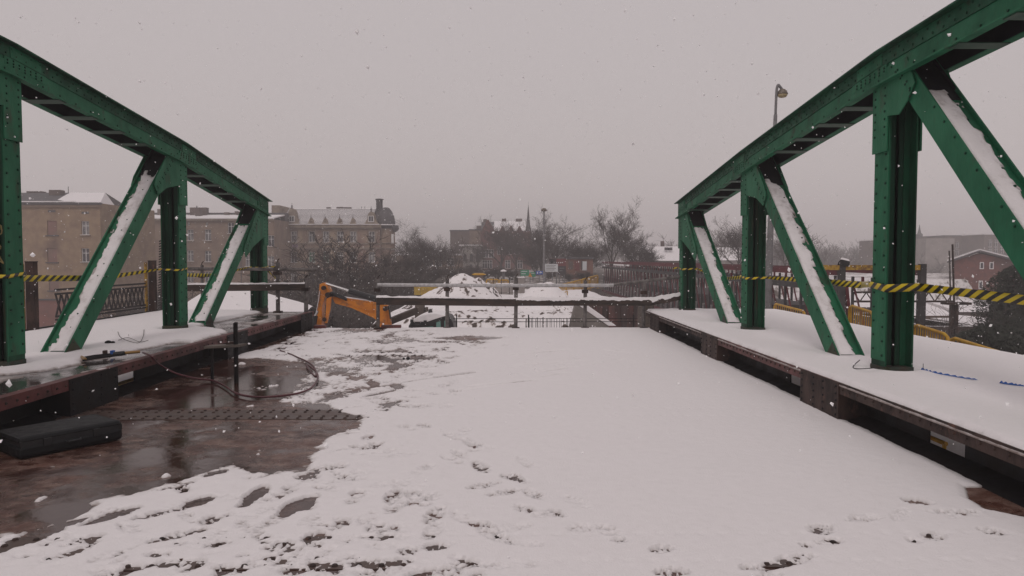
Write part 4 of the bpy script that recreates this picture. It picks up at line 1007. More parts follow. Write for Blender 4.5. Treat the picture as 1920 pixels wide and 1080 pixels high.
MB().lathe([(.03, .121), (.055, .14), (.02, .17)], c, 8).build('beacon_snow', M['snow'], cb)

# ================================================================ heaps of snow-covered soil
M['heap'] = attr_mat('snow_on_spoil', [SNOW, (.76, .73, .73), (.17, .13, .115), (.065, .05, .044)], rough=(.85, .9), grain=8, bump=.03, nsc=6, namp=.30, lo=.14, hi=.5)
def heap(name, label, Y, peaks, px0, px1, ybase, depth, seed, dirt=.55, group='snow-covered spoil heaps'):
    """peaks: (px, py, half-width px)"""
    a, b = pY(px0, ybase, Y), pY(px1, ybase, Y); n = 90
    xs = np.linspace(a.x, b.x, n); ys = np.linspace(Y - depth, Y + depth, 70); X, Yg = np.meshgrid(xs, ys)
    zb = a.z; Z = np.full(X.shape, zb - .6)
    n1 = fbm(X, Yg, 1.0, seed, 6, .6); n2 = fbm(X, Yg, 4, seed + 3, 4, .6)
    for (px, py, hw) in peaks:
        p = pY(px, py, Y); w = hw * Y / F; h = p.z - zb + .25
        rr = np.hypot((X - p.x) / w, (Yg - Y) / (depth * .92)) + .10 * n1
        Z = np.maximum(Z, zb - .25 + h * np.where(rr < 1, 1 - np.clip(rr, 0, 1) ** 1.45, 1 - rr))
    top = Z.max(); Z = np.minimum(Z, top - .10 * (1 - np.exp(-(Z - top + .5) ** 2)))
    Z = Z + .09 * n1 + .05 * n2
    bare = np.clip(dirt * (n2 * 1.9 + n1 * 1.1) - .05 + .30 * sstep(zb + .5, zb, Z) * (n1 > .1), 0, 1)
    o = grid_mesh(name, xs, ys, Z, M['heap'], {'bare': bare}, Z > zb - .55); o.location = (0, 0, 0)
    return tag(o, label, 'heap', group)
heap('spoil_heap', 'tall white snow-covered heap in front of the yellow board', 38, [(866, 512, 84), (836, 536, 84), (812, 552, 60), (898, 534, 54), (910, 548, 42)], 730, 970, 571, 2.4, 11)
heap('spoil_heap', 'lower rounded snow-covered heap beside the sloping yellow fence', 38, [(1012, 530, 56), (1028, 528, 54), (1050, 543, 32)], 950, 1090, 571, 1.9, 12, .35)
heap('spoil_heap', 'small dirty heap with a yellow machine roof behind it', 44, [(897, 520, 36), (915, 530, 30)], 850, 950, 556, 1.8, 13, .6)
# snow bank beyond the left walkway end
xs = np.linspace(-26, -10, 60); ys = np.linspace(30, 44, 40); X, Yg = np.meshgrid(xs, ys); r0 = pY(505, 556, 36); r1 = pY(572, 574, 36)
Z = r0.z + (r1.z - r0.z) * (X - r0.x) / (r1.x - r0.x) - .22 * np.abs(Yg - 37) - .9 * np.clip(r0.x - 2.8 - X, 0, 9) - .6 * np.clip(X - r1.x, 0, 9) + .06 * fbm(X, Yg, .5, 17)
tag(grid_mesh('snow_bank', xs, ys, Z, M['snowdeck'], {'bare': 0 * X}, Z > -6), 'smooth white snow bank sloping down behind the far left green post', 'snow bank')

# ================================================================ walls around the pit
w = thing('wing_wall', 'grey concrete wing wall with sloping top left of the sheet piles', 'wall', pY(1105, 612, 27.5))
MB().prism([pY(x, y, 27.5) for x, y in ((1066, 640), (1069, 612), (1078, 574), (1086, 573), (1141, 611), (1150, 640))], (0, .5, 0)).build('concrete_face', M['concrete'], w, bevel=.02)
MB().prism([pY(1085, 572.4, 27.45), pY(1100, 571, 27.45), pY(1156, 611, 27.45), pY(1141, 611, 27.45)], (0, .6, 0)).build('coping', M['dig_w'] if 'dig_w' in M else M['snow'], w, bevel=.02)
w = thing('sheet_pile_wall', 'rust brown sheet pile wall below the snowy beam', 'wall', pY(1170, 612, 29.5))
x = pY(1092, 600, 29.5).x; x1 = pY(1212, 600, 29.5).x; k = 0; zt_ = pY(1100, 568, 29.5).z
while x < x1:
    o_ = .0 if k % 2 else .14; MB().box(x, x + .262, 29.4 - o_, 29.55, gp - .4, zt_ - .02 * (k % 3)).build('sheet_pile', M['sheet'], w); x += .265; k += 1
w = thing('stone_pier', 'block-built stone pier at the end of the snowy beam', 'pier', pY(1214, 612, 19.5))
a, b = pY(1203, 565, 19.5), pY(1227, 612, 19.5); hh = .21; z = -3.3; row = 0
while z < a.z - .05:
    x = a.x; j = 0
    while x < b.x - .02:
        L = (.20 if (j + row) % 2 else .15); MB().box(x + .005, min(x + L, b.x) - .005, 19.5 - .01 * ((j * 7 + row * 3) % 3), 20.1, z + .006, z + hh - .006).build('stone', M['stone'], w); x += L; j += 1
    z += hh; row += 1
MB().box(a.x - .04, b.x + .04, 19.42, 20.15, z, z + .06).build('cap_stone', M['concrete'], w)
MB().box(a.x + .02, b.x - .02, 19.53, 20.05, -3.3, z - .01).build('core', M['soil'], w)
# rebar and wire fence in the pit
rb = thing('rebar_row', 'row of thin reinforcing bars standing in front of the dug slope', 'rebar', pY(1020, 612, 21.5)); mb = MB(); rr = random.Random(2)
x = 985
while x < 1072:
    p = pY(x, 612, 21.5); mb.tube([(p.x, p.y, -3.2), (p.x + rr.uniform(-.02, .02), p.y, pY(x, 596 + rr.uniform(-2, 2), 21.5).z)], .011, 4, False); x += rr.uniform(2.5, 5)
kind(mb.build('bars', M['dark'], rb))
for y in (597, 603): MB().tube([pY(850, y + .5, 21.4), pY(1205, y, 21.4)], .012, 4).build('tie_bar', M['dark'], rb)
for x in (856, 991, 1188): MB().tube([pY(x, 590, 21.45), pY(x, 660, 21.45)], .02, 5).build('stake', M['dark'], rb)
p = pY(787, 612, 26); t = thing('stone_post', 'brown weathered stump standing behind the backhoe cab', 'stump', (p.x, 26, gp))
q = pY(787, 572, 26); MB().box(q.x - .17, q.x + .17, 25.9, 26.2, gp, q.z).box(q.x + .19, q.x + .30, 25.95, 26.15, gp, q.z - .08).build('shaft', M['stone'], t, bevel=.02)
tag(MB().bar(pY(698, 616, 24.6), pY(782, 582, 25.4), .2, .22).build('sloping_beam', M['soil']), 'dark sloping beam leaning between the orange boom and the cab', 'beam')
# loose boards at the deck lip
for (x0, x1, y, lab) in ((716, 752, 609.5, 'dark red plate lying at the cut deck lip under the boom'), (590, 612, 607, 'dark red plate lying at the cut deck lip under the excavator arm')):
    a, b = pY(x0, y, 17.0), pY(x1, y, 17.0); tag(MB().box(a.x, b.x, 16.9, 17.05, -.03, .05).build('steel_plate', M['redlead'], None, bevel=.005), lab, 'plate', 'plates at the deck lip')

# ================================================================ road furniture on the far side
GZ = -1.0
yb = thing('yellow_board', 'long yellow hoarding board left of the tall snow heap', 'hoarding', pY(800, 553, 46))
a, b = pY(776, 535, 46), pY(850, 553, 46); n = 6
for k in range(n): MB().box(a.x + (b.x - a.x) * k / n + .01, a.x + (b.x - a.x) * (k + 1) / n - .01, 46, 46.05, b.z, a.z - .04 * (k % 2)).build('panel', M['yellow_d'], yb)
MB().box(a.x, b.x, 45.97, 46.02, a.z + .01, a.z + .10).build('top_rail', M['yellow'], yb)
def sign(name, label, px0, px1, py0, py1, Y, m, cat='sign', group=None, legs=(.5,), lines=()):
    a, b = pY(px0, py0, Y), pY(px1, py1, Y); g = gz((a.x + b.x) / 2, Y); t = thing(name, label, cat, ((a.x + b.x) / 2, Y, g), group)
    MB().box(a.x, b.x, Y, Y + .06, b.z, a.z).build('face', M[m], t)
    for f in legs: x = a.x + (b.x - a.x) * f; MB().tube([(x, Y + .12, g), (x, Y + .12, b.z + .1)], .06, 6).build('leg', M['pole'], t)
    for (u0, u1, v, h, mm) in lines:
        MB().box(a.x + (b.x - a.x) * u0, a.x + (b.x - a.x) * u1, Y - .02, Y - .004, a.z + (b.z - a.z) * (v + h), a.z + (b.z - a.z) * v).build('print_line', M[mm], t)
    return t
sign('road_sign', 'green direction sign with faint white lines beside the bare trees', 976, 992, 506, 517, 78, 'signg', lines=((.1, .8, .2, .12, 'signw'), (.1, .6, .6, .12, 'signw')))
sign('road_sign', 'second green direction sign half behind the orange warning triangle', 995, 1004, 510, 519, 79, 'signg', lines=((.1, .8, .2, .12, 'signw'),))
sign('road_sign', 'blue direction sign left of the tall thin lamp column', 1005, 1018, 508, 514.5, 76, 'signb', lines=((.15, .3, .2, .6, 'signw'), (.5, .85, .3, .3, 'signw')))
p = pY(994, 519, 70); t = thing('warning_sign', 'small orange triangular warning sign between the green signs', 'sign', (p.x, 70, GZ)); q = [pY(x, y, 70) for x, y in ((990.5, 519), (994, 511.5), (998, 519))]
MB().prism(q, (0, .05, 0)).build('face', M['signo'], t); MB().tube([(p.x, 70.1, GZ), (p.x, 70.1, p.z + .1)], .04, 6).build('leg', M['pole'], t)
sign('billboard', 'pale billboard with rows of small unreadable print right of the lamp column', 1021, 1046, 495, 509.5, 62, 'signw', 'billboard', legs=(.1, .9), lines=tuple((.12, .85 - .1 * (k % 2), .14 + .2 * k, .06, 'pole') for k in range(4)))
sign('billboard', 'dark maroon billboard with white dots of lettering behind the pale one', 1030, 1061, 485, 501, 82, 'signr', 'billboard', legs=(.2, .8), lines=((.12, .24, .15, .4, 'signw'), (.40, .46, .40, .12, 'signw'), (.52, .58, .40, .12, 'signw'), (.64, .70, .40, .12, 'signw'), (.76, .82, .40, .12, 'signw'), (0, .42, .02, .98, 'signd')))
sign('hoarding_screen', 'dark poster hoarding below the maroon billboard', 1046, 1061, 499, 515, 74, 'signd', 'billboard', legs=(.2, .8), lines=((.2, .8, .2, .08, 'pole'), (.2, .6, .5, .08, 'pole')))
# far lamp column
p = pY(1020, 541, 60); t = thing('street_lamp', 'tall thin far lamp column left of the pale billboard', 'street lamp', (p.x, 60, GZ)); q = pY(1020, 397, 60)
MB().tube([(p.x, 60, GZ), (q.x, 60, q.z)], [.11, .06], 8).build('column', M['pole'], t); MB().lathe([(.05, 0), (.2, .05), (.26, .15), (.12, .3)], (q.x, 60, q.z), 10).build('head', M['hood'], t)
# yellow fences by the footbridge's far end
ylab = ['yellow site fence panel at the footbridge far end, topmost of the rising row', 'yellow site fence panel, second below the footbridge far end', 'yellow site fence panel in the middle of the rising row', 'yellow site fence panel above the snow patch', 'yellow site fence panel at the low end of the rising row']
edge = [(1121, 516), (1106, 520), (1091, 524), (1076, 528), (1062, 531.5), (1049, 534.5)]
for k in range(5):
    Y0 = 62 - k * 1.2; a, b = pY(*edge[k], Y0), pY(*edge[k + 1], Y0 - 1.2); yellow_barrier(b, a, 1.15, ylab[k], 'yellow site fence by the footbridge', 9, 2.0)
yellow_barrier(pY(1052, 552, 46), pY(1064, 545, 48), .0 + 1.0, 'short yellow fence panel right of the lower heap', 'yellow site fence by the footbridge', 6)
for k, (x0, x1, y, lab) in enumerate(((912, 935, 524, 'far yellow barrier panel behind the small dirty heap'), (936, 953, 525, 'far yellow barrier panel next to the grey utility box'))):
    yellow_barrier(pY(x0, y, 58), pY(x1, y, 58.4), 1.0, lab, 'far yellow barriers on the road', 7, 1.8)
# yellow machine roof and small kiosk lamp, grey boxes
t = thing('yellow_machine', 'yellow machine roof with amber lights showing above the small heap', 'machine', pY(895, 540, 50))
MB().prism([pY(x, y, 50) for x, y in ((884, 514.5), (889, 512.5), (904, 512.5), (911, 515), (906, 516), (888, 516))], (0, 1.2, 0)).build('roof', M['yellow'], t)
MB().prism([pY(x, y, 50.1) for x, y in ((888, 516), (905, 516), (903, 540), (890, 540))], (0, 1.0, 0)).build('body', M['brownwall'], t)
p = pY(944, 520, 66); t = thing('round_topped_post', 'small post with a snowy mushroom cap by the far signs', 'post', (p.x, 66, GZ)); q = pY(944, 509, 66)
MB().tube([(p.x, 66, GZ), (p.x, 66, q.z)], .12, 8).build('stem', M['pole'], t); MB().lathe([(.3, 0), (.25, .1), (.05, .18)], (p.x, 66, q.z), 10).build('cap', M['snow'], t)
for (x0, x1, y0, y1, Y, lab) in ((968, 984, 521, 546, 52, 'pale grey utility box with rounded top beside the lower heap'), (930, 962, 533, 546, 50, 'pale grey concrete block between the two heaps')):
    a, b = pY(x0, y0, Y), pY(x1, y1, Y); t = thing('utility_box', lab, 'box', ((a.x + b.x) / 2, Y, b.z), 'grey boxes on the road')
    MB().box(a.x, b.x, Y, Y + .7, GZ - .1, a.z).build('body', M['greywall'], t, bevel=.08); MB().box(a.x - .02, b.x + .02, Y - .02, Y + .72, a.z, a.z + .06).build('snow_cap', M['snow'], t, bevel=.02)
# thin wire fence between the heaps
t = thing('wire_fence', 'thin wire mesh fence standing between the two heaps', 'fence', pY(945, 549, 42))
for x in (925, 940, 955, 966): MB().tube([pY(x, 521, 42), pY(x, 552, 42)], .02, 5).build('stake', M['dark'], t)
for y in (527, 549): MB().tube([pY(922, y, 42), pY(968, y, 42)], .012, 4).build('wire', M['dark'], t)
# ================================================================ houses
def window_mesh(w, h, style=0):
    f = MB(); t = .07 * w ** .5
    for (x0, x1, z0, z1) in ((-w / 2, w / 2, 0, t), (-w / 2, w / 2, h - t, h), (-w / 2, -w / 2 + t, t, h - t), (w / 2 - t, w / 2, t, h - t), (-t / 2, t / 2, t, h - t), (-w / 2 + t, -t / 2, h * .64, h * .64 + t), (t / 2, w / 2 - t, h * .64, h * .64 + t)):
        f.box(x0, x1, 0, .09, z0, z1)
    return f.mesh('window', M['frame'])
def pane_mesh(w, h, m): return MB().box(-w / 2 + .03, w / 2 - .03, .05, .07, .03, h - .03).mesh('pane', M[m])
def sill_mesh(w): return MB().box(-w / 2 - .12, w / 2 + .12, -.16, .1, -.14, 0).mesh('sill', M['trim_c'])
WM = {}
def add_window(parent, x, y, z, w, h, pane='glass', sill=True, snow=True):
    k = (round(w, 2), round(h, 2))
    if k not in WM: WM[k] = (window_mesh(w, h), sill_mesh(w), MB().box(-w / 2 - .1, w / 2 + .1, -.15, .02, 0, .05).mesh('sill_snow', M['snow']))
    if (k, pane) not in WM: WM[(k, pane)] = pane_mesh(w, h, pane)
    o = place(WM[k][0], 'window', parent, (x, y + .16, z)); place(WM[(k, pane)], 'pane', o, (x, y + .18, z))
    if sill: place(WM[k][1], 'sill', o, (x, y, z))
    if snow: place(WM[k][2], 'sill_snow', o, (x, y - .005, z))
    return o
def facade(parent, x0, x1, z0, z1, Y, holes, m, depth=10, name='wall'):
    """front wall at Y with real openings; plain sides, back and ceiling"""
    xs = sorted({x0, x1} | {v for h in holes for v in (h[0] - h[2] / 2, h[0] + h[2] / 2)}); zs = sorted({z0, z1} | {v for h in holes for v in (h[1], h[1] + h[3])})
    mb = MB(); idx = {}
    def v(x, y, z):
        k = (round(x, 4), round(y, 4), round(z, 4))
        if k not in idx: idx[k] = len(mb.v); mb.v.append((x, y, z))
        return idx[k]
    def q(*p): mb.f.append(tuple(v(*a) for a in p)); mb.m.append(0)
    inside = lambda x, z: any(h[0] - h[2] / 2 < x < h[0] + h[2] / 2 and h[1] < z < h[1] + h[3] for h in holes)
    for i in range(len(xs) - 1):
        for j in range(len(zs) - 1):
            if not inside((xs[i] + xs[i + 1]) / 2, (zs[j] + zs[j + 1]) / 2): q((xs[i], Y, zs[j]), (xs[i + 1], Y, zs[j]), (xs[i + 1], Y, zs[j + 1]), (xs[i], Y, zs[j + 1]))
    for (cx, cz, w, h) in holes:
        a, b, c, d = cx - w / 2, cx + w / 2, cz, cz + h; e = Y + .32
        q((a, Y, c), (a, Y, d), (a, e, d), (a, e, c)); q((b, Y, c), (b, Y, d), (b, e, d), (b, e, c)); q((a, Y, c), (b, Y, c), (b, e, c), (a, e, c)); q((a, Y, d), (b, Y, d), (b, e, d), (a, e, d)); q((a, e, c), (b, e, c), (b, e, d), (a, e, d))
    B = Y + depth
    q((x0, Y, z0), (x0, B, z0), (x0, B, z1), (x0, Y, z1)); q((x1, Y, z0), (x1, B, z0), (x1, B, z1), (x1, Y, z1)); q((x0, B, z0), (x1, B, z0), (x1, B, z1), (x0, B, z1)); q((x0, Y, z1), (x1, Y, z1), (x1, B, z1), (x0, B, z1))
    return mb.build(name, M[m], parent)
def box_p(name, parent, m, Y, px0, px1, py0, py1, d0=0, d1=.3, bevel=0):
    a, b = pY(px0, py1, Y), pY(px1, py0, Y); return MB().box(a.x, b.x, Y + d0, Y + d1, a.z, b.z).build(name, M[m], parent, bevel=bevel)

# --- ochre brick tenement at the left
YA = 91; A = thing('tenement', 'ochre brick tenement with bricked-up windows and chimneys at the far left', 'building', (pY(115, 600, YA).x, YA, -7.6))
x0, x1, z1 = pY(-60, 400, YA).x, pY(188, 400, YA).x, pY(100, 381, YA).z
sc = YA / F
wins = [(160, 428, 'curtain'), (160, 479, 'glass'), (160, 535, 'glass')]; blind = [(98, 428), (98, 479), (101, 532), (22, 428), (22, 479)]
holes = []
for (px, py, _) in wins: c = pY(px, py, YA); holes.append((c.x, c.z - .85, 1.0, 1.75))
for (px, py) in blind: c = pY(px, py, YA); holes.append((c.x, c.z - .85, 1.25, 1.8))
facade(A, x0, x1, -7.8, z1, YA, holes, 'wall_a', 14)
for (px, py, p_) in wins: c = pY(px, py, YA); add_window(A, c.x, YA, c.z - .85, 1.0, 1.75, p_)
M['blind'] = mat('bricked_up_opening', (.20, .13, .105), (.25, .12, .105), .35, .9)
for (px, py) in blind:
    c = pY(px, py, YA); o = MB().box(c.x - .62, c.x + .62, YA + .10, YA + .2, c.z - .84, c.z + .94).build('bricked_window', M['blind'], A); MB().box(c.x - .8, c.x + .8, YA - .15, YA + .09, c.z - 1.0, c.z - .86).build('sill', M['slate'], o)
for (px, py) in ((97, 396), (160, 399), (30, 396)): box_p('vent_opening', A, 'slate', YA, px - 7, px + 7, py - 2, py + 2, -.02, .1)
a = pY(188, 392, YA); b = pY(224, 402, YA + 9)                                      # angled corner wing
wg = MB(); P = [(a.x, YA, -7.8), (b.x, YA + 9, -7.8), (b.x - 6, YA + 14, -7.8), (a.x, YA + 14, -7.8)]
zc = z1
MB().quad_box([Vector(p) for p in P] + [Vector((p[0], p[1], zc - (.6 if i in (1, 2) else 0))) for i, p in enumerate(P)]).build('corner_wing', M['wall_a'], A)
for py in (430, 481):
    f = .42; c = Vector((a.x + (b.x - a.x) * f, YA + 9 * f, pY(199, py, YA + 3).z)); d = Vector((b.x - a.x, 9, 0)).normalized(); n = Vector((d.y, -d.x, 0)); o = MB().quad_box([c + d * u + n * v + Vector((0, 0, w)) for w in (-1.2, 1.0) for (u, v) in ((-.9, -.02), (.9, -.02), (.9, .06), (-.9, .06))]).build('window', M['curtain'] if py < 450 else M['slate'], A)
    MB().quad_box([c + d * u + n * v + Vector((0, 0, w)) for w in (-1.32, -1.2) for (u, v) in ((-1.05, -.02), (1.05, -.02), (1.05, .16), (-1.05, .16))]).build('sill', M['snow'], o)
MB().box(x0, x1 + .2, YA - .25, YA - .02, z1 - .5, z1 - .28).build('string_course', M['wall_b'], A)
MB().box(x0, x1 + .25, YA - .35, YA - .02, z1 - .2, z1 + .05).build('eave', M['slate'], A)
rz = pY(60, 360, YA + 6).z
MB().prism([(x0, YA - .4, z1 + .06), (x0, YA + 14, z1 + .06), (x0, YA + 7, rz)], (x1 - x0 - 3.2, 0, 0)).build('roof', M['slate'], A)
MB().prism([(x1 - 3.2, YA - .4, z1 + .06), (x1 - 3.2, YA + 14, z1 + .06), (x1 - 3.2, YA + 7, rz)], (.02, 0, 0)).build('roof_end', M['slate'], A)
rs = MB(); rs.v = [(x1 - 3.2, YA - .4, z1 + .08), (x1 + .3, YA - .4, z1 + .08), (b.x, YA + 9, zc - .5), (b.x - 5, YA + 14, zc - .4), (x1 - 3.2, YA + 14, z1 + .1), (x1 - 3.2, YA + 7, rz + .02), (x1 - 8, YA + 7, rz + .03), (x1 - 6, YA + 1.0, z1 + .5)]
rs.f = [(0, 1, 5), (1, 2, 5), (2, 3, 5), (3, 4, 5), (7, 0, 5, 6)]; rs.m = [0] * 5; rs.build('roof_snow', M['snow'], A)
se = MB().box(x0, x1 - 3, YA - .42, YA + .7, z1 + .10, z1 + .24).build('eave_snow', M['snow'], A)
for (px0, px1, py0, py1, dY) in ((92, 113, 356, 378, 5), (50, 78, 358.5, 372, 7), (121, 141, 366, 380, 5), (141, 157, 372, 382, 5)): box_p('chimney', A, 'brownwall', YA + dY, px0, px1, py0, py1, 0, 1.0)
MB().tube([pY(128, 350, YA + 6), pY(128, 376, YA + 6)], .04, 4).build('aerial', M['dark'], A)
a, b = pY(-60, 561, YA - .3), pY(188, 640, YA - .3); MB().box(a.x, b.x, YA - .35, YA - .05, -7.9, a.z).build('plinth', M['redbase'], A); MB().box(a.x, b.x, YA - .5, YA - .36, a.z - .15, a.z + .05).build('plinth_ledge', M['slate'], A)

# --- long tan block
YB = 119; Bd = thing('tenement', 'long plain tan tenement with a flat snow-edged roof between the two ornate ones', 'building', (pY(370, 600, YB).x, YB, -7.8))
x0, x1, z1 = pY(205, 400, YB).x, pY(513, 400, YB).x, pY(370, 411, YB).z
W_ = [(284, 441), (357, 441), (390, 441), (284, 480), (357, 480), (390, 481), (284, 520), (357, 520), (390, 520), (433, 428), (433, 462), (433, 498), (508, 452), (508, 491), (246, 441), (246, 480), (466, 452), (466, 490)]
holes = []
for (px, py) in W_: c = pY(px, py, YB); holes.append((c.x, c.z - .9, 1.05, 1.85))
small = [(354, 420), (388, 420), (410, 484), (436, 476)]
for (px, py) in small: c = pY(px, py, YB); holes.append((c.x, c.z - .25, .4, .5))
facade(Bd, x0, x1, -8, z1, YB, holes, 'wall_b', 12)
for i, (px, py) in enumerate(W_): c = pY(px, py, YB); add_window(Bd, c.x, YB, c.z - .9, 1.05, 1.85, 'curtain' if i % 3 else 'glass')
for (px, py) in small: c = pY(px, py, YB); add_window(Bd, c.x, YB, c.z - .25, .4, .5, 'glass', False, False)
MB().box(x0, x1, YB - .35, YB - .02, z1 - .25, z1 + .02).build('eave', M['trim_c'], Bd)
rs = MB(); zz = pY(370, 402, YB + 6).z; rs.quad_box([(x0, YB - .4, z1 + .03), (x1, YB - .4, z1 + .03), (x1, YB + 6, zz - .25), (x0, YB + 6, zz - .25), (x0, YB - .4, z1 + .2), (x1, YB - .4, z1 + .2), (x1, YB + 6, zz - .05), (x0, YB + 6, zz - .05)]).build('roof_snow', M['snow'], Bd)
MB().box(x0, x1, YB + 6.1, YB + 12, z1, zz + .3).build('roof', M['slate'], Bd)
for (px0, px1, py0, py1) in ((356, 386, 389, 404), (366, 375, 391, 408), (295, 306, 392, 403), (420, 428, 398, 402), (440, 445, 396, 402)): box_p('chimney', Bd, 'brownwall', YB + 5 - (px0 == 366) * 2, px0, px1, py0, py1, 0, 1.2)
MB().tube([pY(369, 386, YB + 4), pY(369, 393, YB + 4)], .1, 5).build('flue', M['slate'], Bd)
for px in (330, 452): p = pY(px, 500, YB - .1); MB().tube([(p.x, YB - .1, -8), (p.x, YB - .1, z1)], .07, 5).build('downpipe', M['slate'], Bd)

# --- ornate corner tenement
YC = 128; Cc = thing('corner_tenement', 'ornate stained tenement with dormer gables and a dark corner dome', 'building', (pY(630, 600, YC).x, YC, -8))
x0, x1, z1 = pY(524, 424, YC).x, pY(712, 424, YC).x, pY(600, 422, YC).z
cols = [551, 584.5, 611, 637.5, 662.5, 697]; rows = [444, 482.5, 521, 556]
holes = []; wl_ = []
for i, px in enumerate(cols):
    for j, py in enumerate(rows):
        c = pY(px, py, YC); h = 1.95 if j < 3 else 1.6; holes.append((c.x, c.z - h / 2, 1.1, h)); wl_.append((c.x, c.z - h / 2, h, i, j))
facade(Cc, x0, x1, -8.3, z1, YC, holes, 'wall_c', 12)
for (x, z, h, i, j) in wl_:
    pn = 'greenglass' if (j == 1 and i in (1, 2)) else ('glass' if (i + j) % 2 else 'curtain')
    wo_ = add_window(Cc, x, YC, z, 1.1, h, pn)
    MB().box(x - .72, x + .72, YC - .10, YC - .003, z + h + .10, z + h + .32).build('lintel', M['trim_c'], wo_)
    for s in (-1, 1): MB().box(x + s * .68 - .09, x + s * .68 + .09, YC - .07, YC - .002, z + .02, z + h + .09).build('surround', M['trim_c'], wo_)
    if j in (2,) and i in (0, 3): 
        pr_ = [(x - .85, YC - .12, z + h + .33)] + [(x + .85 * math.cos(math.pi - k * math.pi / 8), YC - .12, z + h + .33 + .55 * math.sin(k * math.pi / 8)) for k in range(9)]
        MB().prism(pr_[1:], (0, .115, 0)).build('arched_hood', M['trim_c'], wo_)
c = pY(554, 460, YC); tag_c = MB().box(c.x - .55, c.x + .5, YC - .2, YC - .17, c.z - .7, c.z + .35).build('banner', mat('lilac_cloth', (.30, .20, .27), rough=.8), Cc)
for (y0, y1, d) in ((421, 427, .55), (456, 458, .22), (464, 467, .30), (496, 498, .18), (540, 542.5, .25), (427, 429, .3)):
    a, b = pY(524, y1, YC), pY(716, y0, YC); MB().box(x0, x1 + .3, YC - d, YC - .004, a.z, b.z).build('cornice', M['trim_c'], Cc)
MB().box(x0, x1, YC - .72, YC - .3, z1 + .05, z1 + .18).build('eave_snow', M['snow'], Cc)
for px in (570, 598, 650, 683): p = pY(px, 490, YC); MB().box(p.x - .35, p.x + .35, YC - .13, YC - .003, pY(px, 538, YC).z, pY(px, 468, YC).z).build('pilaster', M['wall_c'], Cc)
a, b = pY(512, 560, YC - .5), pY(524.5, 385, YC - .5); fw = MB().box(a.x, b.x, YC - .6, YC + 12, -8.3, b.z).build('fire_wall', M['greywall2'] if 'greywall2' in M else M['trim_c'], Cc)
# mansard roof: courses with snow between them
zr = pY(600, 392, YC + 5).z; n = 13
def on(f, off=0): return (YC - .1 + 5.1 * f, z1 + .12 + (zr - z1 - .12) * f + off)
for k in range(n):
    y0, za = on(k / n); y1, zb_ = on((k + 1) / n)
    o = MB().quad_box([(x0, y0, za), (x1 - 1.5, y0, za), (x1 - 1.5, y1, zb_ - .03), (x0, y1, zb_ - .03), (x0, y0, za + .16), (x1 - 1.5, y0, za + .16), (x1 - 1.5, y1, zb_ + .02), (x0, y1, zb_ + .02)]).build('roof_course', M['slate'], Cc)
    MB().quad_box([(x0 + .1, y0 + .04, za + .162), (x1 - 1.6, y0 + .04, za + .162), (x1 - 1.6, y1, zb_ + .022), (x0 + .1, y1, zb_ + .022), (x0 + .1, y0 + .08, za + .22), (x1 - 1.6, y0 + .08, za + .22), (x1 - 1.6, y1, zb_ + .07), (x0 + .1, y1, zb_ + .07)]).build('course_snow', M['snow'], o)
MB().box(x0, x1 - 1.5, YC + 5.0, YC + 12, z1, zr + .05).build('ridge_roof', M['slate'], Cc)
for (px0, px1, py0, py1) in ((612, 619, 388.5, 393), (631, 643, 388, 393.5), (644, 658, 388.5, 393.5), (669, 676, 391, 395)): box_p('chimney', Cc, 'brownwall', YC + 5.5, px0, px1, py0, py1, 0, .8)
for px in (678, 684): MB().tube([pY(px, 387, YC + 5.5), pY(px, 395, YC + 5.5)], .05, 4).build('aerial', M['dark'], Cc)
def gable(px, yb, yt, hw, big):
    a = pY(px, yb, YC - .3); s = YC / F; h = (yb - yt) * s; w = hw * s
    if big: prof = [(-1.75, 0), (-1.7, .10), (-1.35, .17), (-1.2, .34), (-.95, .42), (-.85, .62), (-.80, .72), (-.6, .88), (-.32, .97), (0, 1), (.32, .97), (.6, .88), (.80, .72), (.85, .62), (.95, .42), (1.2, .34), (1.35, .17), (1.7, .10), (1.75, 0)]
    else: prof = [(-1, 0), (-.92, .25), (-.62, .42), (-.5, .66), (-.25, .9), (0, 1), (.25, .9), (.5, .66), (.62, .42), (.92, .25), (1, 0)]
    g = MB().prism([(a.x + u * w, YC - .35, a.z + v * h) for u, v in prof], (0, 1.6 if big else 1.0, 0)).build('gable_dormer', M['trim_c'], Cc)
    MB().lathe([(.10, 0), (.16, .15), (.08, .3), (.2, .45), (.05, .6), (.03, 1.0)] if big else [(.06, 0), (.1, .12), (.04, .25), (.03, .65)], (a.x, YC - .2, a.z + h - .03), 8).build('finial', M['slate'], g)
    if big:
        o = MB().box(a.x - .5, a.x + .5, YC - .44, YC - .36, a.z + .5, a.z + 1.6).build('dormer_window', M['frame'], g); MB().box(a.x - .38, a.x - .04, YC - .46, YC - .445, a.z + .62, a.z + 1.5).box(a.x + .04, a.x + .38, YC - .46, YC - .445, a.z + .62, a.z + 1.5).build('pane', M['glass'], g)
    else: MB().lathe([(.22, 0), (.22, .02)], (a.x, YC - .36, a.z + h * .45), 10).build('round_light', M['slate'], g)
for px in (583, 609.5, 636.5, 661.5): gable(px, 421, 408.5, 6.0, False)
gable(547.5, 421.5, 391, 8.2, True); gable(696, 421.5, 397, 7.6, True)
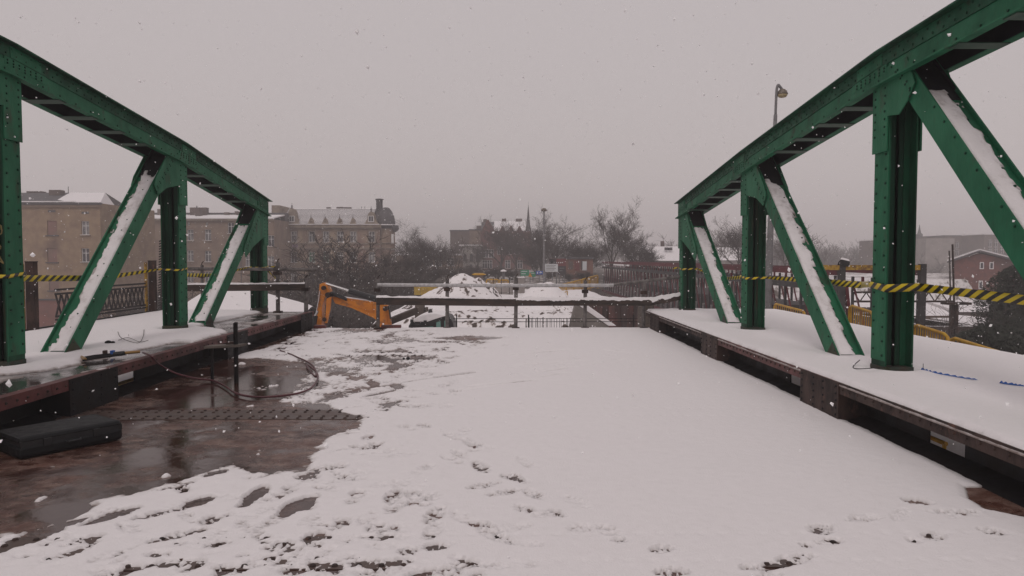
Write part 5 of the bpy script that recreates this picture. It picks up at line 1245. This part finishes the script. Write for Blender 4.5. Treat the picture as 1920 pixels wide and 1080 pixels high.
# corner tower with dome and lantern
ct = pY(724, 424, YC + 2.0); rr = 1.55
MB().lathe([(rr + .05, -8.3 - ct.z), (rr + .05, 0)], ct, 20).build('corner_tower', M['wall_c'], Cc, smooth=False)
for yv in (456, 466, 497): z_ = pY(724, yv, YC + 2).z - ct.z; MB().lathe([(rr + .1, z_ - .12), (rr + .35, z_ - .05), (rr + .35, z_ + .08), (rr + .1, z_ + .12)], ct, 20).build('tower_cornice', M['trim_c'], Cc)
MB().lathe([(rr + .1, -.5), (rr + .75, -.05), (rr + .75, .12), (rr + .2, .15)], ct, 20).build('tower_eave', M['slate'], Cc)
MB().lathe([(rr + .75, .125), (rr + .6, .24), (rr, .25)], ct, 20).build('tower_snow', M['snow'], Cc)
hd = (424 - 390) * (YC + 2) / F
MB().lathe([(rr + .15, .15), (rr + .12, hd * .25), (rr * .95, hd * .55), (rr * .68, hd * .82), (rr * .40, hd * .98), (.35, hd * 1.02)], ct, 20).build('dome', M['slate'], Cc, smooth=True)
lc = pY(711.5, 391, YC + 2.0)
for k in range(6):
    a_ = k * math.pi / 3; MB().box(lc.x + .5 * math.cos(a_) - .09, lc.x + .5 * math.cos(a_) + .09, lc.y + .5 * math.sin(a_) - .09, lc.y + .5 * math.sin(a_) + .09, lc.z - .6, lc.z + 1.5).build('lantern_post', M['slate'], Cc)
MB().lathe([(.42, -.6), (.42, 1.3)], lc, 8).build('lantern_core', M['slate'], Cc); MB().lathe([(.55, 1.5), (.75, 1.55), (.75, 1.72), (.3, 1.8)], lc, 10).build('lantern_cap', M['slate'], Cc)
p = pY(736, 408, YC + 2); MB().lathe([(.08, -.4), (.12, 0), (.05, .2), (.14, .35), (.03, .9)], p, 6).build('finial', M['slate'], Cc)
for (px, py) in ((736, 486), (732, 520), (736, 447)):
    c = pY(px, py, YC + .6); MB().box(c.x - .2, c.x + .2, c.y - .15, c.y + .3, c.z - .9, c.z + .8).build('tower_window', M['frame'], Cc)
p = pY(741, 428, YC + 1.0); MB().lathe([(.1, -.7), (.6, -.35), (.7, .0), (.62, .35), (.3, .55)], p, 12).build('corner_urn', M['slate'], Cc, smooth=True)

# --- low tan wall, arcade, brown block, brick church house
def block(name, label, cat, Y, px0, px1, py0, m, roof=None, d=10, wins=(), pane='glass', ww=1.1, wh=1.8, zb=None, snow=True, group=None):
    a, b = pY(px0, py0, Y), pY(px1, py0, Y); zb = gz((a.x + b.x) / 2, Y) - .5 if zb is None else zb
    t = thing(name, label, cat, ((a.x + b.x) / 2, Y, zb), group); holes = []
    for (px, py) in wins: c = pY(px, py, Y); holes.append((c.x, c.z - wh / 2, ww, wh))
    facade(t, a.x, b.x, zb, a.z, Y, holes, m, d)
    for (px, py) in wins: c = pY(px, py, Y); add_window(t, c.x, Y, c.z - wh / 2, ww, wh, pane, False, snow)
    if roof == 'flat': MB().box(a.x - .15, b.x + .15, Y - .15, Y + d + .1, a.z + .02, a.z + .28).build('roof_snow', M['snow'], t)
    if roof == 'parapet': MB().box(a.x - .15, b.x + .15, Y - .15, Y + d + .1, a.z + .02, a.z + .3).build('parapet', M['slate'], t)
    return t, a, b
block('garden_building', 'low tan building with snow along its roof edge behind the bare trees', 'building', 112, 742, 862, 479, 'wall_b', 'flat', 8, [(805, 492), (822, 492), (845, 491)], wh=1.3)
t, a, b = block('arcade_house', 'pale loggia with dark pointed arches next to the brick house', 'building', 150, 862, 902, 461, 'greywall', 'flat', 8, zb=-2)
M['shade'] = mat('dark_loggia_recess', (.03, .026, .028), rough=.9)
for (px, py, h) in ((872, 482, 16), (884, 482, 17), (895, 482, 18), (883, 501, 13), (895, 501, 13)):
    s = 150 / F; c = pY(px, py, 150); w = 4.2 * s; hh = h * s
    pr_ = [(c.x - w, 149.9, c.z - hh * .5), (c.x - w, 149.9, c.z + hh * .15), (c.x - w * .5, 149.9, c.z + hh * .42), (c.x, 149.9, c.z + hh * .52), (c.x + w * .5, 149.9, c.z + hh * .42), (c.x + w, 149.9, c.z + hh * .15), (c.x + w, 149.9, c.z - hh * .5)]
    o = MB().prism(pr_, (0, .08, 0)).build('arch_opening', M['shade'], t); MB().tube([(x, y - .03, z) for x, y, z in pr_], .14, 6).build('arch_moulding', M['greywall'], o)
block('brown_block', 'plain dark brown block with blank walls left of the brick house', 'building', 172, 844, 881, 433.5, 'brownwall', 'parapet', 14, zb=-2)
t, a, b = block('brown_block', 'plain lighter brown block right against the gabled brick house', 'building', 166, 880, 903, 432, 'brownwall2' if 'brownwall2' in M else 'wall_b', 'parapet', 14, zb=-2)
MB().box(*(lambda p: (p.x - .6, p.x + .6, 168, 169, p.z - 2.5, p.z))(pY(898, 423, 168))).build('chimney', M['brownwall'], t)
YD = 160; D = thing('gabled_brick_house', 'large dark red brick house with stepped gables and chimneys behind trees', 'building', (pY(942, 520, YD).x, YD, -2))
a, b = pY(901, 440, YD), pY(986, 440, YD); ze = pY(940, 434, YD).z
wn = [(911, 476), (921, 476), (909, 496), (918, 496), (952, 496), (955, 470), (970, 470), (975, 496), (937, 470)]
facade(D, a.x, b.x, -2, ze, YD, [(pY(x, y, YD).x, pY(x, y, YD).z - .9, 1.2, 1.9) for x, y in wn], 'redbrick', 16)
for x, y in wn: c = pY(x, y, YD); add_window(D, c.x, YD, c.z - .9, 1.2, 1.9, 'glass', False, False)
zr = pY(940, 416, YD + 7).z
MB().prism([(a.x, YD + .1, ze + .02), (a.x, YD + 15, ze + .02), (a.x, YD + 7.5, zr)], (b.x - a.x, 0, 0)).build('roof', M['slate'], D)
MB().quad_box([(a.x + 3, YD + .05, ze + .12), (b.x, YD + .05, ze + .12), (b.x, YD + 7.4, zr + .1), (a.x + 3, YD + 7.4, zr + .1), (a.x + 3, YD + .05, ze + .25), (b.x, YD + .05, ze + .25), (b.x, YD + 7.4, zr + .22), (a.x + 3, YD + 7.4, zr + .22)]).build('roof_snow', M['snow'], D)
for (px, hw, yt) in ((915, 14, 412), (942, 7, 424), (958, 7, 423), (974, 7, 424)):
    c = pY(px, 440, YD - .3); s = YD / F; h = pY(px, yt, YD - .3).z - c.z
    MB().prism([(c.x - hw * s, YD - .35, c.z), (c.x - hw * s, YD - .35, c.z + .15 * h), (c.x - .15, YD - .35, c.z + h), (c.x + .15, YD - .35, c.z + h), (c.x + hw * s, YD - .35, c.z + .15 * h), (c.x + hw * s, YD - .35, c.z)], (0, 3, 0)).build('gable', M['redbrick'], D)
for (px0, px1, py0, py1) in ((906, 913, 411, 420), (941, 949, 410, 420), (967, 979, 410, 420)): box_p('chimney', D, 'brownwall', YD + 7, px0, px1, py0, py1, 0, 1)
c = pY(990.5, 440, YD - 1); D2 = thing('church_spire', 'thin pointed spire on a brick stair tower beside the gabled house', 'spire', (c.x, YD - 1, -2)); s = YD / F
MB().box(c.x - 5.5 * s, c.x + 5.5 * s, YD - 1.8, YD - .4, -2, pY(990, 434, YD - 1).z).build('tower', M['redbrick'], D2)
MB().lathe([(5.0 * s, 0), (5.2 * s, .3), (3.4 * s, 1.6), (1.6 * s, 4.2), (.25 * s, 5.9), (.12 * s, 6.6)], (c.x, YD - 1.1, pY(990, 434, YD - 1).z), 8).build('spire', M['slate'], D2)
t, a, b = block('shop_row', 'low brown shop front with dark door and white panel beside the billboards', 'building', 86, 1061, 1112, 486, 'brownshop', 'parapet', 8)
for (x0, x1, y0, y1, m) in ((1090, 1092, 489, 505, 'signd'), (1092, 1100, 490, 507, 'signw'), (1077, 1086, 489, 507, 'signr'), (1066, 1074, 490, 505, 'brownwall')): box_p('poster_panel', t, m, 86, x0, x1, y0, y1, -.08, -.01)
# white roofed houses on the right
def roof_house(label, Y, px0, px1, ye, yr, m, group=None, chim=()):
    a, b = pY(px0, ye, Y), pY(px1, ye, Y); zr = pY(px0, yr, Y + 6).z; g = gz((a.x + b.x) / 2, Y) - .5
    t = thing('house', label, 'house', ((a.x + b.x) / 2, Y, g), group)
    MB().box(a.x + .3, b.x - .3, Y + .3, Y + 11.6, g, a.z).build('wall', M[m], t)
    r = MB().prism([(a.x, Y, a.z), (a.x, Y + 12, a.z), (a.x, Y + 6, zr)], (b.x - a.x, 0, 0)).build('snowy_roof', M['snow'], t)
    for (px, py) in chim: box_p('chimney', r, 'brownwall', Y + 6, px - 2.5, px + 2.5, py, py + 10, 0, .8)
    return t, a, b
t, a, b = roof_house('house with a broad white snow roof and skylight behind the footbridge', 105, 1206, 1300, 489, 462, 'greywall', 'white-roofed houses', [(1243, 452)])
for px in (1249, 1256.5): c = pY(px, 467, 108.7); MB().box(c.x - .25, c.x + .25, 108.3, 108.8, c.z - .2, c.z + .25).build('skylight', M['slate'], t)
roof_house('house with a white snow roof seen between the second right post and its diagonal', 130, 1330, 1440, 488, 464, 'greywall', 'white-roofed houses')
roof_house('low wide shed with a flat white roof beyond the tall yellow barrier', 62, 1588, 1720, 576, 549, 'brownwall', 'white-roofed sheds', [(1637, 541)])
t, a, b = roof_house('pale low workshop with small dark windows and white roof beyond the rusty mast', 58, 1700, 1800, 592, 563, 'wall_b', 'white-roofed sheds')
for (px, py) in ((1735, 614), (1712, 614)): c = pY(px, py, 58.3); MB().box(c.x - .25, c.x + .25, 58.24, 58.32, c.z - .22, c.z + .25).build('window', M['slate'], t)
roof_house('dark shed with a sagging white roof beside the rusty mast', 48, 1742, 1830, 612, 598, 'brownwall', 'white-roofed sheds')
roof_house('long dark shed with a thin white roof below the brick gable house', 66, 1800, 2000, 585, 562, 'brownwall', 'white-roofed sheds')
roof_house('small dark shed with patchy white roof half hidden by scrub', 52, 1840, 1960, 612, 596, 'brownwall', 'white-roofed sheds')
# brick gable house
YH = 88; t = thing('brick_house', 'dark red brick gable house with snow on its roof at the right edge', 'house', (pY(1840, 540, YH).x, YH, -7.5)); s = YH / F
ap = pY(1838, 471, YH); el, er = pY(1786, 492, YH), pY(1905, 492, YH); g = gz(ap.x, YH) - .5
MB().prism([(el.x + .8, YH, g), (el.x + .8, YH, el.z + .2), (ap.x, YH, ap.z - .3), (er.x - .8, YH, er.z + .2), (er.x - .8, YH, g)], (0, 14, 0)).build('wall', M['redbrick'], t)
for (e, o_) in ((el, -1), (er, 1)):
    r = MB().quad_box([(e.x, YH - .5, e.z - .1), (ap.x, YH - .5, ap.z - .1), (ap.x, YH + 14.5, ap.z - .1), (e.x, YH + 14.5, e.z - .1), (e.x, YH - .5, e.z + .12), (ap.x, YH - .5, ap.z + .12), (ap.x, YH + 14.5, ap.z + .12), (e.x, YH + 14.5, e.z + .12)]).build('roof', M['slate'], t)
    MB().quad_box([(e.x, YH, e.z + .13), (ap.x, YH, ap.z + .13), (ap.x, YH + 14.5, ap.z + .13), (e.x, YH + 14.5, e.z + .13), (e.x, YH, e.z + .3), (ap.x, YH, ap.z + .3), (ap.x, YH + 14.5, ap.z + .3), (e.x, YH + 14.5, e.z + .3)]).build('roof_snow', M['snow'], r)
for (px, py, h) in ((1841, 498, 13), (1856, 498, 13), (1816, 533, 14), (1839, 534, 16)):
    c = pY(px, py, YH); o = MB().box(c.x - .22, c.x + .22, YH - .06, YH - .01, c.z - h * s / 2, c.z + h * s / 2).build('window', M['frame'], t); MB().box(c.x - .13, c.x + .13, YH - .08, YH - .062, c.z - h * s / 2 + .1, c.z + h * s / 2 - .1).build('pane', M['glass'], o)
t.rotation_euler = (0, 0, -.56)
# faded blocks on the far right
for (Y, x0, x1, y0, m, lab, rf) in ((190, 1660, 1738, 450, 'brownwall', 'faded brown block with a snow ledge behind the near right post', 'flat'), (180, 1736, 1790, 447, 'greywall', 'faded pale grey block beside the brick gable house', None), (215, 1772, 1850, 443, 'brownwall', 'faded brown block with roof boxes above the brick gable house', 'parapet'), (205, 1845, 1990, 440, 'brownwall', 'faded brown block with snow on its roof behind the diagonal', 'flat')):
    t, a, b = block('far_block', lab, 'building', Y, x0, x1, y0, m, rf, 14, [(x0 + 12 + 11 * k, y0 + 16 + 14 * j) for k in range(max(1, int((x1 - x0 - 18) / 11))) for j in range(2)] if m == 'brownwall' else (), wh=2.0, ww=1.2, snow=False)
p = pY(1724, 428, 230); t = thing('far_steeple', 'faint distant pointed steeple above the far brown block', 'steeple', (p.x, 230, -2)); MB().lathe([(1.0, -20), (1.0, -2.0), (.6, -1.6), (.35, -.6), (.04, 1.2)], p, 8).build('tower', M['slate'], t)

# ================================================================ railway mast and gantry on the right
MY = 36; p = pY(1787, 640, MY); t = thing('railway_mast', 'rust brown railway mast with a platform and lattice arm among thin branches', 'mast', (p.x, MY, gz(p.x, MY)))
z0 = gz(p.x, MY) - .3; z1 = pY(1787, 568, MY).z
for o_ in (-.11, .11): MB().box(p.x + o_ - .075, p.x + o_ + .075, MY - .1, MY + .1, z0, z1).build('leg', M['rust'], t)
for k in range(8): MB().bar((p.x - .13, MY - .11, z0 + (z1 - z0) * k / 8), (p.x + .13, MY - .11, z0 + (z1 - z0) * (k + .8) / 8), .02, .04).build('lacing', M['rust'], t)
a, b = pY(1770, 571, MY), pY(1815, 567, MY); MB().box(a.x, b.x, MY - .3, MY + .3, a.z, a.z + .12).build('platform', M['rust'], t)
q = pY(1786, 458, MY); MB().tube([(p.x, MY, z1), (q.x, MY, q.z)], .05, 6).build('upper_pole', M['rust'], t)
a, b = pY(1600, 548, MY + 1), pY(1787, 552, MY + 1); zA, zB = a.z, pY(1787, 565, MY + 1).z
for z in (zA, zB): MB().box(a.x, b.x, MY + .9, MY + 1.0, z - .05, z + .05).build('arm_chord', M['rust'], t)
n = 16
for k in range(n): xx = a.x + (b.x - a.x) * k / n; xn = a.x + (b.x - a.x) * (k + 1) / n; MB().bar((xx, MY + .95, zB if k % 2 else zA), (xn, MY + .95, zA if k % 2 else zB), .03, .05).build('arm_lacing', M['rust'], t)
for (xa, ya, xb, yb_) in ((1798, 560, 1815, 573), (1815, 556, 1838, 572)): MB().bar(pY(xa, ya, MY), pY(xb, yb_, MY), .05, .03).build('stay', M['galvd'], t)
MB().tube([pY(1780, 470, MY + 8), pY(1782, 540, MY + 8), pY(1782, 640, MY + 8)], .05, 5).build('wood_pole', M['bark'], t)

# ================================================================ bare trees
def grow(seed, H, spread=.9, levels=5, birch=False, multi=1, twig=.018, dens=1.0):
    rg = random.Random(seed); T_, K_ = MB(), MB()
    def branch(p, d, L, r, lev):
        n = 4 if lev < 2 else 3; pts = [p]; rads = [r]; q = p.copy(); dd = d.copy()
        for i in range(n):
            w = .16 if lev < 2 else .28
            dd = (dd + Vector((rg.gauss(0, w), rg.gauss(0, w), rg.gauss(.05 if not birch else -.02 * lev, w * .7)))).normalized()
            q = q + dd * (L / n); pts.append(q.copy()); rads.append(max(twig * .55, r * (1 - .72 * (i + 1) / n)))
        (T_ if lev < 2 else K_).tube(pts, rads, 6 if lev == 0 else (4 if lev < 2 else 3), False)
        if lev >= levels: return
        kids = [3, 5, 5, 5, 4, 3][lev] if lev else (5 if not birch else 9)
        kids = max(2, round(kids * dens))
        for k in range(kids):
            f = rg.uniform(.22, 1.0); i = min(n - 1, int(f * n)); b = pts[i] + (pts[i + 1] - pts[i]) * (f * n - i)
            ax = Vector((rg.gauss(0, 1), rg.gauss(0, 1), rg.gauss(.25, .5))).normalized()
            nd = (dd * .95 + ax * .8).normalized()
            if lev == 0 and nd.z < .25: nd.z = .3; nd.normalize()
            branch(b, nd, L * rg.uniform(.48, .78) * (1.05 if lev == 0 else .92), max(twig, rads[i] * .58), lev + 1)
        if lev < levels - 1: branch(pts[-1], dd, L * .6, rads[-1], lev + 1)
    for m in range(multi):
        st = Vector((rg.uniform(-.4, .4) * (multi > 1), rg.uniform(-.4, .4) * (multi > 1), 0)); up = Vector((rg.uniform(-.3, .3) * (multi > 1), rg.uniform(-.2, .2), 1)).normalized()
        if birch: branch(st, up, H * .85, H * .016, 0); continue
        L0 = H * (.20 if multi == 1 else .10); r0 = H * (.022 if multi == 1 else .013); top = st + up * L0
        T_.tube([st - up * .3, st + up * L0 * .5, top], [r0 * 1.25, r0, r0 * .9], 7, False)
        nl = 5 if multi == 1 else 3
        for k in range(nl):
            an = 6.283 * (k + rg.uniform(-.3, .3)) / nl; tilt = rg.uniform(.25, .75) * spread
            d = Vector((math.cos(an) * tilt, math.sin(an) * tilt, 1)).normalized() if k else (up + Vector((rg.uniform(-.1, .1), rg.uniform(-.1, .1), 0))).normalized()
            branch(top - up * L0 * rg.uniform(0, .35), d, H * rg.uniform(.36, .50), r0 * rg.uniform(.5, .7), 1)
    return T_, K_
KINDS = {}
for nm, args in dict(round=(3, 10, .85, 5, False, 1, .014, .98), wide=(11, 10, 1.15, 5, False, 1, .015, .98), tall=(21, 10, .62, 5, False, 1, .014, .98), birch=(31, 10, .55, 4, True, 1, .012, 1.2), clump=(41, 6, .75, 4, False, 4, .013, 1.1), vee=(52, 6, .8, 3, False, 2, .014, .9), dark=(17, 10, 1.1, 5, False, 1, .024, 1.0), near=(61, 5, 1.0, 3, False, 3, .008, .9)).items():
    T_, K_ = grow(*args); zmax = float(np.percentile([v[2] for v in K_.v], 99.6)); KINDS[nm] = (T_.mesh('trunk', M['bark']), K_.mesh('crown', M['barkfar']), zmax)
def tree(knd, px, ytop, Y, label, group=None, wide=1.0, rot=None, base=None):
    p = pY(px, ytop, Y); z = gz(p.x, Y) - .15 if base is None else base; tm, km, zm = KINDS[knd]; s = (p.z - z) / zm
    t = thing('bare_tree' if knd not in ('clump', 'near') else 'bare_shrub', label, 'tree' if knd not in ('clump', 'near') else 'shrub', (p.x, Y, z), group)
    t.scale = (s * wide, s * wide, s); t.rotation_euler = (0, 0, rot if rot is not None else (px * 1.7) % 6.28)
    for me, n in ((tm, 'trunk'), (km, 'crown')): o = bpy.data.objects.new(n, me); C.objects.link(o); o.parent = t
    return t
tree('dark', 642, 444, 58, 'dark bare spreading tree in front of the ornate corner tenement', wide=1.45, rot=.6)
tree('vee', 842, 446, 58, 'thin forked bare tree standing behind the tall snow heap', wide=1.15, rot=.2)
tree('birch', 757, 412, 108, 'tall slender bare birch beside the corner dome', wide=.9)
tree('clump', 790, 448, 96, 'dense bare thicket right of the slender birch', wide=1.3)
tree('round', 815, 452, 100, 'rounded bare tree in front of the low tan building', wide=1.1)
tree('round', 722, 470, 88, 'bare tree against the foot of the corner tower', wide=.9)
tree('clump', 768, 476, 70, 'dark low bare thicket beside the yellow hoarding', wide=1.6)
tree('round', 940, 412, 128, 'wide bare tree covering the gabled brick house', wide=1.1, rot=2.2)
tree('tall', 968, 420, 122, 'upright bare tree in front of the spire', wide=1.1)
tree('wide', 1042, 399, 104, 'large rounded bare tree behind the tall thin lamp column', wide=1.15, rot=1.0)
tree('round', 893, 452, 126, 'rounded bare tree in front of the pale loggia', wide=.8, rot=4.0)
tree('round', 1068, 448, 100, 'rounded bare tree above the maroon billboard', wide=1.2, rot=5.0)
tree('tall', 1015, 418, 112, 'upright bare tree just right of the spire', wide=1.2, rot=.9)
tree('round', 785, 440, 116, 'pale rounded bare tree behind the slender birch', wide=1.2, rot=2.9)
tree('round', 850, 455, 108, 'rounded bare tree in front of the plain dark brown block', wide=1.1, rot=1.2)
tree('clump', 1005, 452, 110, 'bare thicket between the spire and the lamp column', wide=1.4)
tree('tall', 1148, 379, 98, 'tallest bare tree with an open forked crown left of the footbridge', wide=.85, rot=2.6)
tree('round', 1195, 430, 96, 'rounded bare tree at the side of the tallest one', wide=1.15, rot=.3)
tree('clump', 1095, 455, 100, 'dense bare thicket behind the brown shop front', wide=1.6)
tree('clump', 1215, 455, 94, 'bare thicket in front of the white-roofed house', wide=1.0)
tree('round', 1385, 412, 92, 'rounded bare tree behind the second right post', wide=1.1, rot=1.9)
tree('round', 1475, 425, 100, 'bare tree seen behind the lamp post foot', wide=1.1, rot=3.3)
tree('clump', 1330, 455, 110, 'low bare thicket left of the second right post', wide=1.3)
tree('near', 1760, 558, 34, 'thin leafless shrub spreading left of the rusty mast', wide=1.3, base=-5.0)
tree('near', 1835, 560, 33, 'thin leafless shrub spreading right of the rusty mast', wide=1.3, rot=2.0, base=-4.5)
for k, (px, yt, Y, nm) in enumerate(((575, 545, 70, 'beside the kerb-end post'), (612, 540, 80, 'behind the excavator elbow'), (648, 556, 58, 'under the cylinder'), (690, 548, 66, 'above the orange boom end'), (708, 575, 44, 'beside the sloping beam'), (745, 560, 48, 'left of the cab roof'), (762, 545, 56, 'under the yellow hoarding corner'), (590, 575, 40, 'behind the folded dipper'), (635, 585, 38, 'between the dipper and boom'), (675, 590, 36, 'just below the boom'), (535, 540, 75, 'behind the walkway end plank'))):
    tree('clump', px, yt, Y, 'dark tangled thicket ' + nm, 'thickets below the left bridge end', wide=1.9)
tree('clump', 600, 520, 52, 'low bare thicket right behind the orange excavator arm', wide=1.5)
tree('clump', 665, 545, 46, 'low dark thicket under the orange boom', wide=1.7)
tree('clump', 730, 530, 60, 'low bare thicket behind the end of the boom', wide=1.3)
tree('clump', 555, 560, 46, 'low bare thicket beside the smooth snow bank', wide=1.2)
tree('clump', 250, 540, 60, 'low bare scrub beyond the lattice railing', wide=1.6)
tree('clump', 410, 545, 62, 'low bare scrub behind the far left diagonal', wide=1.6)
for k, (px, yt, Y, nm) in enumerate(((748, 500, 74, 'by the tower foot'), (783, 505, 66, 'left of the forked tree'), (812, 498, 76, 'behind the yellow hoarding'), (858, 500, 80, 'behind the tall heap'), (882, 497, 90, 'below the loggia arches'), (908, 505, 84, 'behind the yellow machine'), (932, 500, 92, 'below the brick house gables'), (958, 503, 86, 'behind the snowy mushroom post'), (1030, 508, 88, 'below the pale billboard'), (1068, 510, 78, 'below the brown shop'), (1098, 508, 74, 'behind the rising yellow fence'))):
    tree('clump', px, yt, Y, 'low dark bare bush ' + nm, 'low bushes along the far road', wide=2.3)
# evergreen at the right edge
def evergreen(px, ytop, Y, w, label, base):
    p = pY(px, ytop, Y); H_ = p.z - base; rg = random.Random(int(px)); t = thing('evergreen_bush', label, 'bush', (p.x, Y, base)); mb = MB()
    for k in range(9000):
        h = rg.random() ** .8; r = w * (1 - h ** 1.8) ** .5 * (.55 + .45 * rg.random() ** .5); a = rg.uniform(0, 6.28); r *= 1 + .22 * math.sin(a * 3 + h * 9)
        c = Vector((p.x + r * math.cos(a), Y + r * math.sin(a), base + H_ * h)); d = Vector((rg.gauss(0, 1), rg.gauss(0, 1), rg.gauss(.4, 1))).normalized() * .2; e = d.orthogonal().normalized() * .05
        b = len(mb.v); mb.v += [tuple(c - e), tuple(c + e), tuple(c + d)]; mb.f.append((b, b + 1, b + 2)); mb.m.append(0)
    mb.build('crown', M['dkbush'], t); MB().lathe([(w * .25, 0)] + [(w * (.70 + .08 * math.sin(k * 2.3)) * (1 - (k / 9) ** 1.8) ** .5, H_ * .92 * k / 9) for k in range(9)], (p.x, Y, base), 11).build('inner_foliage', M['dkbush'], t); MB().tube([(p.x, Y, base - .3), (p.x, Y, base + H_ * .7)], [.12, .05], 6).build('trunk', M['bark'], t)
evergreen(1905, 500, 40, 2.3, 'tall dark evergreen bush in front of the brick gable house', -5)
evergreen(1950, 470, 38, 2.4, 'dark evergreen bush at the edge of the view behind the diagonal', -5)
evergreen(1870, 612, 30, 2.2, 'low dark bush on the scrubby bank below the brick house', -3.8)
# scrub mass on the bank to the right
rg = random.Random(9); mb = MB()
for k in range(5200):
    x, y = rg.uniform(12, 40), rg.uniform(8, 42); z = gz(x, y) if k < 0 else None
    mb.v += [(x, y, 0)]
P = np.array(mb.v); zg = ground_z(P[:, :1], P[:, 1:2])[:, 0]; mb = MB()
for (x, y, _), z in zip(P, zg):
    for q in range(2):
        d = Vector((rg.gauss(0, .35), rg.gauss(0, .35), rg.uniform(.35, 1.0))); s = .014
        mb.tube([(x, y, z - .05), (x + d.x * .5 + rg.gauss(0, .05), y + d.y * .5, z + d.z * .6), (x + d.x, y + d.y, z + d.z)], [s, s * .8, s * .4], 3, False)
kind(mb.build('scrub', M['barkfar']), 'stuff', 'dark leafless scrub covering the bank right of the bridge')
# far woods
T_, K_ = grow(77, 9, .9, 3, False, 1, .045, .95); base_v = np.array(T_.v + K_.v); nT = len(T_.v); fcs = T_.f + [tuple(i + nT for i in f) for f in K_.f]
def wood(name, label, spots):
    mb = MB(); rg = random.Random(4)
    for (x, y, h) in spots:
        a = rg.uniform(0, 6.28); s = h / base_v[:, 2].max(); c_, s_ = math.cos(a), math.sin(a); w = s * rg.uniform(1.0, 1.5); o = len(mb.v); z = gz(x, y) - .2
        V = np.stack([x + w * (base_v[:, 0] * c_ - base_v[:, 1] * s_), y + w * (base_v[:, 0] * s_ + base_v[:, 1] * c_), z + s * base_v[:, 2]], 1)
        mb.v += [tuple(v) for v in V.tolist()]; mb.f += [tuple(i + o for i in f) for f in fcs]
    mb.m = [0] * len(mb.f); o = bpy.data.meshes.new(name); o.from_pydata(mb.v, [], mb.f); o.materials.append(M['barkfar']); ob = bpy.data.objects.new(name, o); C.objects.link(ob)
    return kind(ob, 'stuff', label)
rg = random.Random(12); sp = []
for k in range(230):
    px = rg.uniform(1300, 1960); Y = rg.uniform(170, 340); p = pY(px, 484, Y); sp.append((p.x, Y, rg.uniform(8, 12) + (Y - 170) * .02))
wood('woodland', 'hazy leafless woodland rising behind the sheds on the right', sp)
sp = []
for k in range(120):
    px = rg.uniform(560, 1300); Y = rg.uniform(180, 330); p = pY(px, 484, Y); sp.append((p.x, Y, rg.uniform(7, 10)))
wood('woodland', 'hazy leafless trees along the far skyline behind the brick house', sp)

# ================================================================ falling snow
rg = random.Random(99); mb = MB()
for k in range(15000):
    x, y, z = rg.uniform(-12, 12), 1.0 + 27 * rg.random() ** 1.1, rg.uniform(.05, 6.5)
    if math.dist((x, y, z), (0, 0, CAMZ)) < 1.4: continue
    r = rg.choice((.003, .004, .004, .005, .005, .006, .008, .012)) * rg.uniform(.8, 1.3) * (.6 if y < 3 else 1); q = Euler((rg.uniform(0, 6), rg.uniform(0, 6), rg.uniform(0, 6))).to_matrix(); b = len(mb.v); c = Vector((x, y, z))
    for d in ((1, 0, 0), (-1, 0, 0), (0, 1, 0), (0, -1, 0), (0, 0, .7), (0, 0, -.7)): mb.v.append(tuple(c + q @ Vector(d) * (r * rg.uniform(.6, 1.5))))
    for f in ((0, 2, 4), (2, 1, 4), (1, 3, 4), (3, 0, 4), (2, 0, 5), (1, 2, 5), (3, 1, 5), (0, 3, 5)): mb.f.append(tuple(b + i for i in f)); mb.m.append(0)
kind(mb.build('snowflakes', M['flake']), 'stuff', 'white snowflakes drifting through the air over the bridge')

# ================================================================ the snowy air
hm = bpy.data.materials.new('snowy_air'); hm.use_nodes = True; t = hm.node_tree; t.nodes.clear()
ou = t.nodes.new('ShaderNodeOutputMaterial'); pv = t.nodes.new('ShaderNodeVolumePrincipled')
pv.inputs['Color'].default_value = (.90, .875, .885, 1); pv.inputs['Density'].default_value = .0020; pv.inputs['Anisotropy'].default_value = .0
t.links.new(pv.outputs[0], ou.inputs['Volume'])
hz = MB().box(-1000, 1000, -260, 1100, -12, 30).build('haze', hm); kind(hz, 'stuff')
hz.display_type = 'WIRE'
